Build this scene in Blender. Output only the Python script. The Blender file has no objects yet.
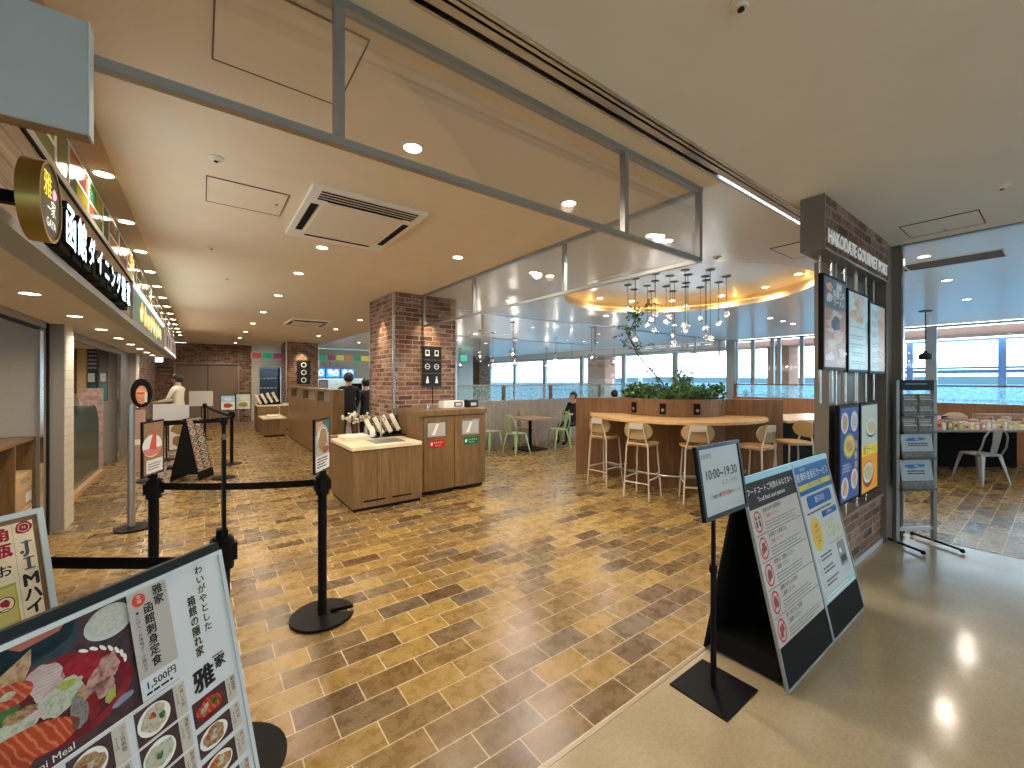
import bpy, bmesh, math, random
from mathutils import Vector, Matrix, Euler
random.seed(7)
S = bpy.context.scene
COL = S.collection
PI = math.pi

# ------------------------------------------------------------------ camera
YAW = math.radians(36.8)
FPX = 415.0
cam_d = bpy.data.cameras.new('camera')
cam_d.sensor_width = 36.0
cam_d.lens = FPX / 1024 * 36.0
cam_d.shift_y = -4.0 / 1024
cam_d.clip_start = 0.05
cam_d.clip_end = 3000
cam = bpy.data.objects.new('camera', cam_d)
COL.objects.link(cam)
cam.location = (0, 0, 1.6)
cam.rotation_euler = (PI / 2, 0, -YAW)
S.camera = cam

# ------------------------------------------------------------------ materials
MATS = {}


def newmat(name):
    m = bpy.data.materials.new(name)
    m.use_nodes = True
    MATS[name] = m
    nt = m.node_tree
    b = nt.nodes['Principled BSDF']
    return m, nt, b


def M(name, col, rough=.5, metal=0.0, emit=0.0, spec=None, var=0.0, scale=12.0, alpha=None):
    if name in MATS:
        return MATS[name]
    m, nt, b = newmat(name)
    c = (*col, 1)
    b.inputs['Base Color'].default_value = c
    b.inputs['Roughness'].default_value = rough
    b.inputs['Metallic'].default_value = metal
    if spec is not None:
        b.inputs['Specular IOR Level'].default_value = spec
    if emit:
        b.inputs['Emission Color'].default_value = c
        b.inputs['Emission Strength'].default_value = emit
    if var:
        tc = nt.nodes.new('ShaderNodeTexCoord')
        n = nt.nodes.new('ShaderNodeTexNoise')
        n.inputs['Scale'].default_value = scale
        n.inputs['Detail'].default_value = 5
        r = nt.nodes.new('ShaderNodeValToRGB')
        r.color_ramp.elements[0].position = .3
        r.color_ramp.elements[1].position = .7
        r.color_ramp.elements[0].color = tuple(max(0, v * (1 - var)) for v in col) + (1,)
        r.color_ramp.elements[1].color = tuple(min(1, v * (1 + var)) for v in col) + (1,)
        nt.links.new(tc.outputs['Object'], n.inputs['Vector'])
        nt.links.new(n.outputs['Fac'], r.inputs['Fac'])
        nt.links.new(r.outputs['Color'], b.inputs['Base Color'])
        if emit:
            nt.links.new(r.outputs['Color'], b.inputs['Emission Color'])
    return m


def wall_coords(nt):
    """texture coordinates lying in the face: (x,z) or (y,z) for walls, (x,y) for tops"""
    L = nt.links
    g = nt.nodes.new('ShaderNodeNewGeometry')
    tc = nt.nodes.new('ShaderNodeTexCoord')
    sp = nt.nodes.new('ShaderNodeSeparateXYZ')
    sn = nt.nodes.new('ShaderNodeSeparateXYZ')
    L.new(g.outputs['Position'], sp.inputs[0])
    L.new(g.outputs['True Normal'], sn.inputs[0])

    def math_(op, a, b=None):
        n = nt.nodes.new('ShaderNodeMath')
        n.operation = op
        for i, v in enumerate((a, b)):
            if v is None:
                continue
            if isinstance(v, (int, float)):
                n.inputs[i].default_value = v
            else:
                L.new(v, n.inputs[i])
        return n.outputs[0]
    fx = math_('GREATER_THAN', math_('ABSOLUTE', sn.outputs[0]), .7)
    fz = math_('GREATER_THAN', math_('ABSOLUTE', sn.outputs[2]), .7)
    # u = x unless the face looks along x
    u = math_('ADD', math_('MULTIPLY', sp.outputs[1], fx), math_('MULTIPLY', sp.outputs[0], math_('SUBTRACT', 1.0, fx)))
    v = math_('ADD', math_('MULTIPLY', sp.outputs[1], fz), math_('MULTIPLY', sp.outputs[2], math_('SUBTRACT', 1.0, fz)))
    c = nt.nodes.new('ShaderNodeCombineXYZ')
    L.new(u, c.inputs[0])
    L.new(v, c.inputs[1])
    return c.outputs[0], g


def ramp(nt, fac, stops, interp='LINEAR'):
    r = nt.nodes.new('ShaderNodeValToRGB')
    r.color_ramp.interpolation = interp
    e = r.color_ramp.elements
    while len(e) < len(stops):
        e.new(.5)
    for i, (p, c) in enumerate(stops):
        e[i].position = p
        e[i].color = (*c, 1)
    nt.links.new(fac, r.inputs['Fac'])
    return r.outputs['Color']


def mixc(nt, mode, fac, a, b):
    n = nt.nodes.new('ShaderNodeMix')
    n.data_type = 'RGBA'
    n.blend_type = mode
    for idx, v in ((0, fac), (6, a), (7, b)):
        if isinstance(v, (int, float)):
            n.inputs[idx].default_value = v
        elif isinstance(v, tuple):
            n.inputs[idx].default_value = (*v, 1)
        else:
            nt.links.new(v, n.inputs[idx])
    return n.outputs[2]


def noise(nt, vec, scale, detail=4, rough=.6):
    n = nt.nodes.new('ShaderNodeTexNoise')
    n.inputs['Scale'].default_value = scale
    n.inputs['Detail'].default_value = detail
    n.inputs['Roughness'].default_value = rough
    if vec is not None:
        nt.links.new(vec, n.inputs['Vector'])
    return n.outputs['Fac']


def mapping(nt, vec, loc=(0, 0, 0), scale=(1, 1, 1), rot=(0, 0, 0)):
    n = nt.nodes.new('ShaderNodeMapping')
    n.inputs['Location'].default_value = loc
    n.inputs['Rotation'].default_value = rot
    n.inputs['Scale'].default_value = scale
    nt.links.new(vec, n.inputs['Vector'])
    return n.outputs[0]


def brick_tex(nt, vec, w, h, mortar, smooth=.1, off=.5):
    t = nt.nodes.new('ShaderNodeTexBrick')
    t.inputs['Scale'].default_value = 1
    t.inputs['Brick Width'].default_value = w
    t.inputs['Row Height'].default_value = h
    t.inputs['Mortar Size'].default_value = mortar
    t.inputs['Mortar Smooth'].default_value = smooth
    t.inputs['Color1'].default_value = (0, 0, 0, 1)
    t.inputs['Color2'].default_value = (1, 1, 1, 1)
    t.inputs['Mortar'].default_value = (.5, .5, .5, 1)
    t.offset = off
    nt.links.new(vec, t.inputs['Vector'])
    return t


def bump(nt, b, h, strength=.3, dist=.01, invert=False):
    n = nt.nodes.new('ShaderNodeBump')
    n.inputs['Strength'].default_value = strength
    n.inputs['Distance'].default_value = dist
    n.invert = invert
    nt.links.new(h, n.inputs['Height'])
    nt.links.new(n.outputs[0], b.inputs['Normal'])


def mat_tiles():
    m, nt, b = newmat('stone_tiles')
    g = nt.nodes.new('ShaderNodeNewGeometry')
    v = mapping(nt, g.outputs['Position'], loc=(.318 - .013 - .01, -1.305 + .158 * 8 + .0, 0))
    t = brick_tex(nt, v, .318, .158, .0034, .15)
    tone = ramp(nt, t.outputs['Color'], [(0, (.085, .050, .020)), (.2, (.15, .092, .030)), (.42, (.255, .165, .048)), (.62, (.325, .222, .068)), (.8, (.19, .122, .042)), (1, (.115, .088, .055))])
    n1 = noise(nt, g.outputs['Position'], 11, 8, .72)
    n2 = noise(nt, g.outputs['Position'], 70, 5, .8)
    shade = ramp(nt, n1, [(.22, (.62, .58, .54)), (.5, (.98, .95, .9)), (.78, (1.45, 1.42, 1.3))])
    c = mixc(nt, 'MULTIPLY', 1.0, tone, shade)
    sp = ramp(nt, n2, [(.3, (.68, .66, .64)), (.62, (1.2, 1.17, 1.1))])
    c = mixc(nt, 'MULTIPLY', 1.0, c, sp)
    c = mixc(nt, 'MIX', t.outputs['Fac'], c, (.62, .5, .34))
    nt.links.new(c, b.inputs['Base Color'])
    rr = ramp(nt, n1, [(.3, (.22,) * 3), (.7, (.34,) * 3)])
    nt.links.new(rr, b.inputs['Roughness'])
    b.inputs['Specular IOR Level'].default_value = .38
    bump(nt, b, mixc(nt, 'MIX', t.outputs['Fac'], n2, (0.1, .1, .1)), .05, .003)
    return m


def mat_concrete():
    m, nt, b = newmat('polished_concrete')
    g = nt.nodes.new('ShaderNodeNewGeometry')
    n1 = noise(nt, g.outputs['Position'], 1.6, 6, .6)
    n2 = noise(nt, g.outputs['Position'], 60, 4, .7)
    c = ramp(nt, n1, [(.3, (.33, .262, .165)), (.7, (.45, .37, .245))])
    c = mixc(nt, 'MULTIPLY', 1.0, c, ramp(nt, n2, [(.3, (.85, .85, .85)), (.7, (1.12, 1.12, 1.12))]))
    nt.links.new(c, b.inputs['Base Color'])
    b.inputs['Roughness'].default_value = .14
    b.inputs['Specular IOR Level'].default_value = .8
    n3 = noise(nt, g.outputs['Position'], 3.2, 2, .5)
    bump(nt, b, n3, .05, .05)
    return m


def mat_brick(name='old_brick', dark=1.0, w=.23, h=.072):
    m, nt, b = newmat(name)
    v, g = wall_coords(nt)
    # ragged edges
    wob = noise(nt, g.outputs['Position'], 11, 3)
    add = nt.nodes.new('ShaderNodeVectorMath')
    add.operation = 'ADD'
    sc = nt.nodes.new('ShaderNodeVectorMath')
    sc.operation = 'SCALE'
    nt.links.new(wob, sc.inputs[0])
    sc.inputs[3].default_value = .014
    nt.links.new(v, add.inputs[0])
    nt.links.new(sc.outputs[0], add.inputs[1])
    t = brick_tex(nt, add.outputs[0], w, h, .006, .3)
    k = dark
    tone = ramp(nt, t.outputs['Color'], [(0, (.10 * k, .05 * k, .038 * k)), (.3, (.21 * k, .09 * k, .06 * k)), (.55, (.29 * k, .145 * k, .095 * k)), (.78, (.24 * k, .15 * k, .115 * k)), (1, (.42 * k, .29 * k, .21 * k))])
    n1 = noise(nt, g.outputs['Position'], 16, 6, .7)
    c = mixc(nt, 'MULTIPLY', 1.0, tone, ramp(nt, n1, [(.3, (.6, .6, .6)), (.7, (1.35, 1.3, 1.25))]))
    n2 = noise(nt, g.outputs['Position'], 7, 5, .75)
    c = mixc(nt, 'MIX', ramp(nt, n2, [(.56, (0, 0, 0)), (.7, (.75, .75, .75))]), c, (.62 * k, .5 * k, .4 * k))
    c = mixc(nt, 'MIX', t.outputs['Fac'], c, (.46 * k, .38 * k, .31 * k))
    nt.links.new(c, b.inputs['Base Color'])
    b.inputs['Roughness'].default_value = .85
    bump(nt, b, mixc(nt, 'MIX', t.outputs['Fac'], n1, (0.0, 0, 0)), .5, .012)
    return m


def mat_wood(name, c0, c1, rough=.4, vertical=True, stretch=22):
    m, nt, b = newmat(name)
    g = nt.nodes.new('ShaderNodeNewGeometry')
    s = (stretch, stretch, 1.2) if vertical else (1.2, stretch, stretch)
    v = mapping(nt, g.outputs['Position'], scale=s)
    n1 = noise(nt, v, 1.0, 6, .65)
    n2 = noise(nt, mapping(nt, g.outputs['Position'], scale=tuple(q * 4 for q in s)), 1.0, 3, .6)
    n3 = noise(nt, g.outputs['Position'], 1.3, 2)
    c = ramp(nt, n1, [(.25, c0), (.5, tuple((a + d) / 2 for a, d in zip(c0, c1))), (.75, c1)])
    c = mixc(nt, 'MULTIPLY', 1.0, c, ramp(nt, n2, [(.3, (.8, .8, .8)), (.7, (1.15, 1.15, 1.15))]))
    c = mixc(nt, 'MULTIPLY', 1.0, c, ramp(nt, n3, [(.3, (.9, .9, .9)), (.7, (1.1, 1.1, 1.1))]))
    nt.links.new(c, b.inputs['Base Color'])
    b.inputs['Roughness'].default_value = rough
    bump(nt, b, n2, .08, .003)
    return m


def mat_planks():
    m, nt, b = newmat('pale_planks')
    v, g = wall_coords(nt)
    t = brick_tex(nt, v, 2.2, .1, .002, .2)
    n1 = noise(nt, mapping(nt, g.outputs['Position'], scale=(3, 1.5, 26)), 1.5, 6, .7)
    c = ramp(nt, n1, [(.3, (.36, .255, .17)), (.7, (.66, .52, .38))])
    c = mixc(nt, 'MULTIPLY', 1.0, c, ramp(nt, t.outputs['Color'], [(0, (.8, .8, .8)), (1, (1.1, 1.08, 1.05))]))
    c = mixc(nt, 'MIX', t.outputs['Fac'], c, (.12, .08, .05))
    nt.links.new(c, b.inputs['Base Color'])
    b.inputs['Roughness'].default_value = .7
    return m


def mat_white_tile():
    m, nt, b = newmat('cream_tile')
    v, g = wall_coords(nt)
    t = brick_tex(nt, v, .3, .1, .003, .2)
    c = mixc(nt, 'MIX', t.outputs['Fac'], (.72, .68, .58), (.4, .36, .3))
    nt.links.new(c, b.inputs['Base Color'])
    b.inputs['Roughness'].default_value = .3
    return m


def mat_glass(name, tint=(1, 1, 1), refl=.07, rough=.02):
    m, nt, b = newmat(name)
    nt.nodes.remove(b)
    tr = nt.nodes.new('ShaderNodeBsdfTransparent')
    tr.inputs[0].default_value = (*tint, 1)
    gl = nt.nodes.new('ShaderNodeBsdfGlossy')
    gl.inputs['Roughness'].default_value = rough
    lw = nt.nodes.new('ShaderNodeLayerWeight')
    lw.inputs[0].default_value = .35
    mu = nt.nodes.new('ShaderNodeMath')
    mu.operation = 'MULTIPLY_ADD'
    nt.links.new(lw.outputs['Fresnel'], mu.inputs[0])
    mu.inputs[1].default_value = .35
    mu.inputs[2].default_value = refl * .4
    mx = nt.nodes.new('ShaderNodeMixShader')
    nt.links.new(mu.outputs[0], mx.inputs[0])
    nt.links.new(tr.outputs[0], mx.inputs[1])
    nt.links.new(gl.outputs[0], mx.inputs[2])
    nt.links.new(mx.outputs[0], nt.nodes['Material Output'].inputs[0])
    return m


def mat_frosted():
    m, nt, b = newmat('patterned_glass')
    nt.nodes.remove(b)
    tr = nt.nodes.new('ShaderNodeBsdfTransparent')
    tr.inputs[0].default_value = (.82, .95, .98, 1)
    tl = nt.nodes.new('ShaderNodeBsdfTranslucent')
    tl.inputs[0].default_value = (.75, .9, .95, 1)
    g = nt.nodes.new('ShaderNodeNewGeometry')
    f = ramp(nt, noise(nt, g.outputs['Position'], 26, 2, .5), [(.38, (.12, .12, .12)), (.62, (.4, .4, .4))])
    mx = nt.nodes.new('ShaderNodeMixShader')
    nt.links.new(f, mx.inputs[0])
    nt.links.new(tr.outputs[0], mx.inputs[1])
    nt.links.new(tl.outputs[0], mx.inputs[2])
    nt.links.new(mx.outputs[0], nt.nodes['Material Output'].inputs[0])
    return m


def mat_food(name, cols, scale=60, rough=.3):
    """mottled printed picture colours"""
    m, nt, b = newmat(name)
    g = nt.nodes.new('ShaderNodeNewGeometry')
    n1 = noise(nt, g.outputs['Position'], scale, 4, .7)
    k = len(cols)
    c = ramp(nt, n1, [(.3 + .4 * i / max(1, k - 1), c) for i, c in enumerate(cols)])
    nt.links.new(c, b.inputs['Base Color'])
    b.inputs['Roughness'].default_value = rough
    return m


def mat_striped(name, c0, c1, scale=60, rot=.4):
    m, nt, b = newmat(name)
    g = nt.nodes.new('ShaderNodeNewGeometry')
    w = nt.nodes.new('ShaderNodeTexWave')
    w.inputs['Scale'].default_value = scale
    w.inputs['Distortion'].default_value = 5
    w.inputs['Detail'].default_value = 3
    w.inputs['Detail Scale'].default_value = .6
    nt.links.new(mapping(nt, g.outputs['Position'], rot=(0, rot, .3)), w.inputs['Vector'])
    c = ramp(nt, w.outputs['Fac'], [(.0, c0), (.6, c0), (1, c1)])
    n1 = noise(nt, g.outputs['Position'], 22, 4)
    c = mixc(nt, 'MULTIPLY', 1.0, c, ramp(nt, n1, [(.3, (.7, .7, .7)), (.7, (1.2, 1.2, 1.2))]))
    nt.links.new(c, b.inputs['Base Color'])
    b.inputs['Roughness'].default_value = .3
    return m


def mat_screen(name, cols, scale=30, strength=1.0):
    m, nt, b = newmat(name)
    g = nt.nodes.new('ShaderNodeNewGeometry')
    n1 = noise(nt, g.outputs['Position'], scale, 3, .6)
    k = len(cols)
    c = ramp(nt, n1, [(.3 + .4 * i / max(1, k - 1), c) for i, c in enumerate(cols)])
    b.inputs['Base Color'].default_value = (.02, .02, .022, 1)
    nt.links.new(c, b.inputs['Emission Color'])
    b.inputs['Emission Strength'].default_value = strength
    b.inputs['Roughness'].default_value = .2
    b.inputs['Specular IOR Level'].default_value = .25
    return m


T_TILE = mat_tiles()
T_CONC = mat_concrete()
T_BRICK = mat_brick('old_brick', .88)
T_BRICKD = mat_brick('gate_brick', .62, .26, .078)
W_OAK = mat_wood('oak_laminate', (.125, .068, .026), (.27, .16, .064))
W_OAKL = mat_wood('light_oak_top', (.55, .32, .12), (.78, .5, .22), .3, False)
W_DARK = mat_wood('walnut_panel', (.14, .065, .028), (.27, .14, .06))
W_TOP = mat_wood('cream_counter_top', (.72, .58, .36), (.86, .72, .5), .3, False, 8)
W_GREY = mat_wood('grey_wood_panel', (.3, .25, .21), (.44, .38, .33))
W_TERRA = mat_wood('terracotta_panel', (.3, .13, .06), (.42, .2, .1))
T_PLANK = mat_planks()
T_CTILE = mat_white_tile()
GLASS = mat_glass('clear_glass')
WGLASS = mat_glass('window_glass', (.88, .97, 1.0), .1)
BGLASS = mat_glass('bulb_glass', (.97, .97, .97), .35, .05)
FROST = mat_frosted()
BLACK = M('black_powder_coat', (.006, .006, .007), .5, spec=.12)
BLACKM = M('black_matte', (.006, .006, .007), .8, spec=.2)
BELT = M('black_belt_webbing', (.005, .005, .006), .9, spec=.2)
CEIL_B = M('beige_ceiling_paint', (.83, .70, .51), .75, var=.03, scale=3)
CEIL_S = M('tan_soffit_paint', (.62, .48, .31), .6)
CEIL_W = M('white_ceiling_paint', (.88, .91, .93), .25, spec=1.0)
CEIL_G = M('corridor_ceiling_paint', (.8, .76, .69), .55, var=.03, scale=2)
METAL = M('satin_grey_metal', (.36, .38, .39), .35, .8)
STEEL = M('brushed_steel', (.6, .61, .62), .25, 1.0)
CHROME = M('chrome', (.75, .76, .77), .12, 1.0)
GATE = M('grey_brown_gate_panel', (.18, .155, .135), .4)
PANELG = M('light_grey_panel', (.42, .45, .47), .55)
WALLG = M('textured_grey_wall', (.42, .39, .35), .8, var=.08, scale=80)
WALLW = M('white_plaster', (.68, .66, .61), .7)
WHITE = M('white_plastic', (.82, .82, .8), .35)
CREAM = M('cream_plastic', (.8, .74, .6), .4)
PAPER = M('white_paper', (.72, .72, .71), .35)
GREYP = M('pale_grey_print', (.62, .64, .66), .3)
INK = M('black_ink', (.02, .02, .022), .35)
REDI = M('red_ink', (.55, .03, .035), .35)
GOLD = M('gold_ink', (.42, .29, .04), .35)
BLUEI = M('blue_ink', (.015, .15, .42), .35)
CYANI = M('cyan_ink', (.3, .65, .8), .35)
YELI = M('yellow_ink', (.75, .58, .06), .35)
GREENI = M('green_ink', (.02, .25, .08), .35)
DKPRINT = M('dark_brown_print', (.022, .016, .018), .5, spec=.15)
STOOLW = M('pale_taupe_metal', (.62, .55, .47), .35)
GREENC = M('sage_green_metal', (.33, .46, .24), .35, .1)
SKIN = M('skin', (.62, .38, .27), .5)
HAIR = M('black_hair', (.012, .01, .01), .5)
BLK_CLOTH = M('black_cloth', (.012, .012, .015), .8)
WHT_CLOTH = M('white_coat_cloth', (.78, .74, .64), .8)
DARKW = M('dark_grey_print', (.022, .025, .028), .4, spec=.3)
LEAF = M('leaf_green', (.04, .12, .03), .5, var=.5, scale=9)
LEAF2 = M('pale_leaf', (.12, .22, .08), .5, var=.4, scale=9)
BARK = M('bark', (.12, .08, .05), .8)
LAMPW = M('lit_lamp_lens', (1, .86, .62), .3, emit=14)
LAMPC = M('lit_cool_lens', (1, .93, .8), .3, emit=9)
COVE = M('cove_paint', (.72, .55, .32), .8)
TERRA = M('terracotta_render', (.48, .19, .11), .8)


# ------------------------------------------------------------------ mesh builder
class MB:
    def __init__(s):
        s.v, s.f, s.m, s.mats = [], [], [], []

    def mi(s, mat):
        if mat not in s.mats:
            s.mats.append(mat)
        return s.mats.index(mat)

    def add(s, vs, fs, mat, T=None):
        k = len(s.v)
        if T is not None:
            vs = [T @ Vector(v) for v in vs]
        s.v += [tuple(v) for v in vs]
        i = s.mi(mat)
        for f in fs:
            s.f.append(tuple(q + k for q in f))
            s.m.append(i)
        return s

    def box(s, a, b, mat, T=None):
        x0, y0, z0 = (min(p, q) for p, q in zip(a, b))
        x1, y1, z1 = (max(p, q) for p, q in zip(a, b))
        vs = [(x0, y0, z0), (x1, y0, z0), (x1, y1, z0), (x0, y1, z0), (x0, y0, z1), (x1, y0, z1), (x1, y1, z1), (x0, y1, z1)]
        fs = [(0, 3, 2, 1), (4, 5, 6, 7), (0, 1, 5, 4), (1, 2, 6, 5), (2, 3, 7, 6), (3, 0, 4, 7)]
        return s.add(vs, fs, mat, T)

    def rbox(s, a, b, mat, r=.01, T=None):
        """box with chamfered vertical edges and top"""
        x0, y0, z0 = (min(p, q) for p, q in zip(a, b))
        x1, y1, z1 = (max(p, q) for p, q in zip(a, b))
        r = min(r, (x1 - x0) / 2.5, (y1 - y0) / 2.5, (z1 - z0) / 2.5)
        pts = [(x0 + r, y0), (x1 - r, y0), (x1, y0 + r), (x1, y1 - r), (x1 - r, y1), (x0 + r, y1), (x0, y1 - r), (x0, y0 + r)]
        ins = [(x0 + 1.6 * r, y0 + r), (x1 - 1.6 * r, y0 + r), (x1 - r, y0 + 1.6 * r), (x1 - r, y1 - 1.6 * r), (x1 - 1.6 * r, y1 - r), (x0 + 1.6 * r, y1 - r), (x0 + r, y1 - 1.6 * r), (x0 + r, y0 + 1.6 * r)]
        if x1 - x0 < 3.4 * r or y1 - y0 < 3.4 * r:
            ins = pts
        vs = [(x, y, z0) for x, y in pts] + [(x, y, z1 - r) for x, y in pts] + [(x, y, z1) for x, y in ins]
        fs = [tuple(range(7, -1, -1)), tuple(range(16, 24))]
        for i in range(8):
            j = (i + 1) % 8
            fs += [(i, j, j + 8, i + 8), (i + 8, j + 8, j + 16, i + 16)]
        return s.add(vs, fs, mat, T)

    def prism(s, pts, z0, z1, mat, T=None):
        n = len(pts)
        vs = [(x, y, z0) for x, y in pts] + [(x, y, z1) for x, y in pts]
        fs = [tuple(range(n - 1, -1, -1)), tuple(range(n, 2 * n))] + [(i, (i + 1) % n, (i + 1) % n + n, i + n) for i in range(n)]
        return s.add(vs, fs, mat, T)

    def cyl(s, p, q, r, mat, n=12, r2=None, caps=True):
        p, q = Vector(p), Vector(q)
        r2 = r if r2 is None else r2
        d = (q - p)
        d.normalize()
        up = Vector((0, 0, 1)) if abs(d.z) < .95 else Vector((1, 0, 0))
        a = d.cross(up).normalized()
        b = d.cross(a)
        vs, fs = [], []
        for c, rr in ((p, r), (q, r2)):
            for i in range(n):
                t = 2 * PI * i / n
                vs.append(c + a * (rr * math.cos(t)) + b * (rr * math.sin(t)))
        for i in range(n):
            j = (i + 1) % n
            fs.append((i, i + n, j + n, j))
        if caps:
            fs += [tuple(range(n)), tuple(range(2 * n - 1, n - 1, -1))]
        return s.add(vs, fs, mat)

    def tube(s, pts, r, mat, n=8, closed=False):
        pts = [Vector(p) for p in pts]
        k = len(pts)
        vs, fs = [], []
        pa = None
        for i, p in enumerate(pts):
            if closed:
                d = pts[(i + 1) % k] - pts[i - 1]
            else:
                d = pts[min(i + 1, k - 1)] - pts[max(i - 1, 0)]
            d.normalize()
            if pa is None:
                up = Vector((0, 0, 1)) if abs(d.z) < .9 else Vector((1, 0, 0))
                a = d.cross(up).normalized()
            else:
                a = (pa - d * pa.dot(d)).normalized()
            pa = a
            b = d.cross(a)
            rr = r[i] if isinstance(r, (list, tuple)) else r
            for j in range(n):
                t = 2 * PI * j / n
                vs.append(p + a * (rr * math.cos(t)) + b * (rr * math.sin(t)))
        for i in range(k if closed else k - 1):
            for j in range(n):
                i2 = (i + 1) % k
                j2 = (j + 1) % n
                fs.append((i * n + j, i * n + j2, i2 * n + j2, i2 * n + j))
        if not closed:
            fs += [tuple(range(n - 1, -1, -1)), tuple(range((k - 1) * n, k * n))]
        return s.add(vs, fs, mat)

    def lathe(s, prof, mat, c=(0, 0, 0), n=24, T=None):
        vs, fs = [], []
        for r, z in prof:
            for i in range(n):
                t = 2 * PI * i / n
                vs.append((c[0] + r * math.cos(t), c[1] + r * math.sin(t), c[2] + z))
        for k in range(len(prof) - 1):
            for i in range(n):
                j = (i + 1) % n
                fs.append((k * n + i, k * n + j, (k + 1) * n + j, (k + 1) * n + i))
        if prof[0] != prof[-1] and prof[0][0] < .3 * max(q[0] for q in prof) or len(prof) == 2 or prof[0][1] == 0 and prof[-1][0] < .01:
            fs.append(tuple(range(n - 1, -1, -1)))
        if prof[-1][0] < .01 or len(prof) == 2:
            fs.append(tuple(range((len(prof) - 1) * n, len(prof) * n)))
        return s.add(vs, fs, mat, T)

    def ball(s, c, r, mat, n=14, m=8, sc=(1, 1, 1), T=None):
        vs, fs = [], []
        for k in range(m + 1):
            ph = PI * k / m
            for i in range(n):
                t = 2 * PI * i / n
                vs.append((c[0] + r * sc[0] * math.sin(ph) * math.cos(t), c[1] + r * sc[1] * math.sin(ph) * math.sin(t), c[2] + r * sc[2] * math.cos(ph)))
        for k in range(m):
            for i in range(n):
                j = (i + 1) % n
                fs.append((k * n + i, (k + 1) * n + i, (k + 1) * n + j, k * n + j))
        return s.add(vs, fs, mat, T)

    def build(s, name, parent=None, smooth=False, loc=None, rot=None, bevel=0):
        me = bpy.data.meshes.new(name)
        me.from_pydata(s.v, [], s.f)
        for m in s.mats:
            me.materials.append(m)
        me.polygons.foreach_set('material_index', s.m)
        if smooth:
            me.polygons.foreach_set('use_smooth', [True] * len(me.polygons))
        me.validate()
        me.update()
        if smooth and smooth != 'all':
            try:
                me.set_sharp_from_angle(angle=math.radians(40))
            except Exception:
                pass
        o = bpy.data.objects.new(name, me)
        COL.objects.link(o)
        if parent:
            o.parent = parent
        if loc:
            o.location = loc
        if rot:
            o.rotation_euler = rot
        if bevel:
            md = o.modifiers.new('bevel', 'BEVEL')
            md.width = bevel
            md.segments = 2
            md.limit_method = 'ANGLE'
        return o


def tag(o, label, cat, group=None, kind=None):
    o['label'] = label
    o['category'] = cat
    if group:
        o['group'] = group
    if kind:
        o['kind'] = kind
    return o


def thing(name, label, cat, loc=(0, 0, 0), rz=0, group=None):
    o = bpy.data.objects.new(name, None)
    o.empty_display_size = .1
    COL.objects.link(o)
    o.location = loc
    o.rotation_euler = (0, 0, rz)
    return tag(o, label, cat, group)


def struct(o):
    o['kind'] = 'structure'
    return o


def copy_tree(o, parent=None):
    c = o.copy()
    COL.objects.link(c)
    if parent:
        c.parent = parent
    for ch in list(o.children):
        copy_tree(ch, c)
    return c


ORD = ['first', 'second', 'third', 'fourth', 'fifth', 'sixth', 'seventh', 'eighth', 'ninth', 'tenth', 'eleventh', 'twelfth', 'thirteenth', 'fourteenth', 'fifteenth', 'sixteenth', 'seventeenth', 'eighteenth', 'nineteenth', 'twentieth']

_txt = {}


def text_geo(body, align='CENTER', extrude=0.0):
    key = (body, align, extrude)
    if key in _txt:
        return _txt[key]
    c = bpy.data.curves.new('tmp', 'FONT')
    c.body = body
    c.align_x = align
    c.align_y = 'CENTER'
    c.extrude = extrude
    c.resolution_u = 2
    o = bpy.data.objects.new('tmp', c)
    COL.objects.link(o)
    bpy.context.view_layer.update()
    dg = bpy.context.evaluated_depsgraph_get()
    me = bpy.data.meshes.new_from_object(o.evaluated_get(dg))
    vs = [tuple(v.co) for v in me.vertices]
    fs = [tuple(p.vertices) for p in me.polygons]
    bpy.data.meshes.remove(me)
    bpy.data.objects.remove(o)
    bpy.data.curves.remove(c)
    _txt[key] = (vs, fs)
    return _txt[key]


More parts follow.
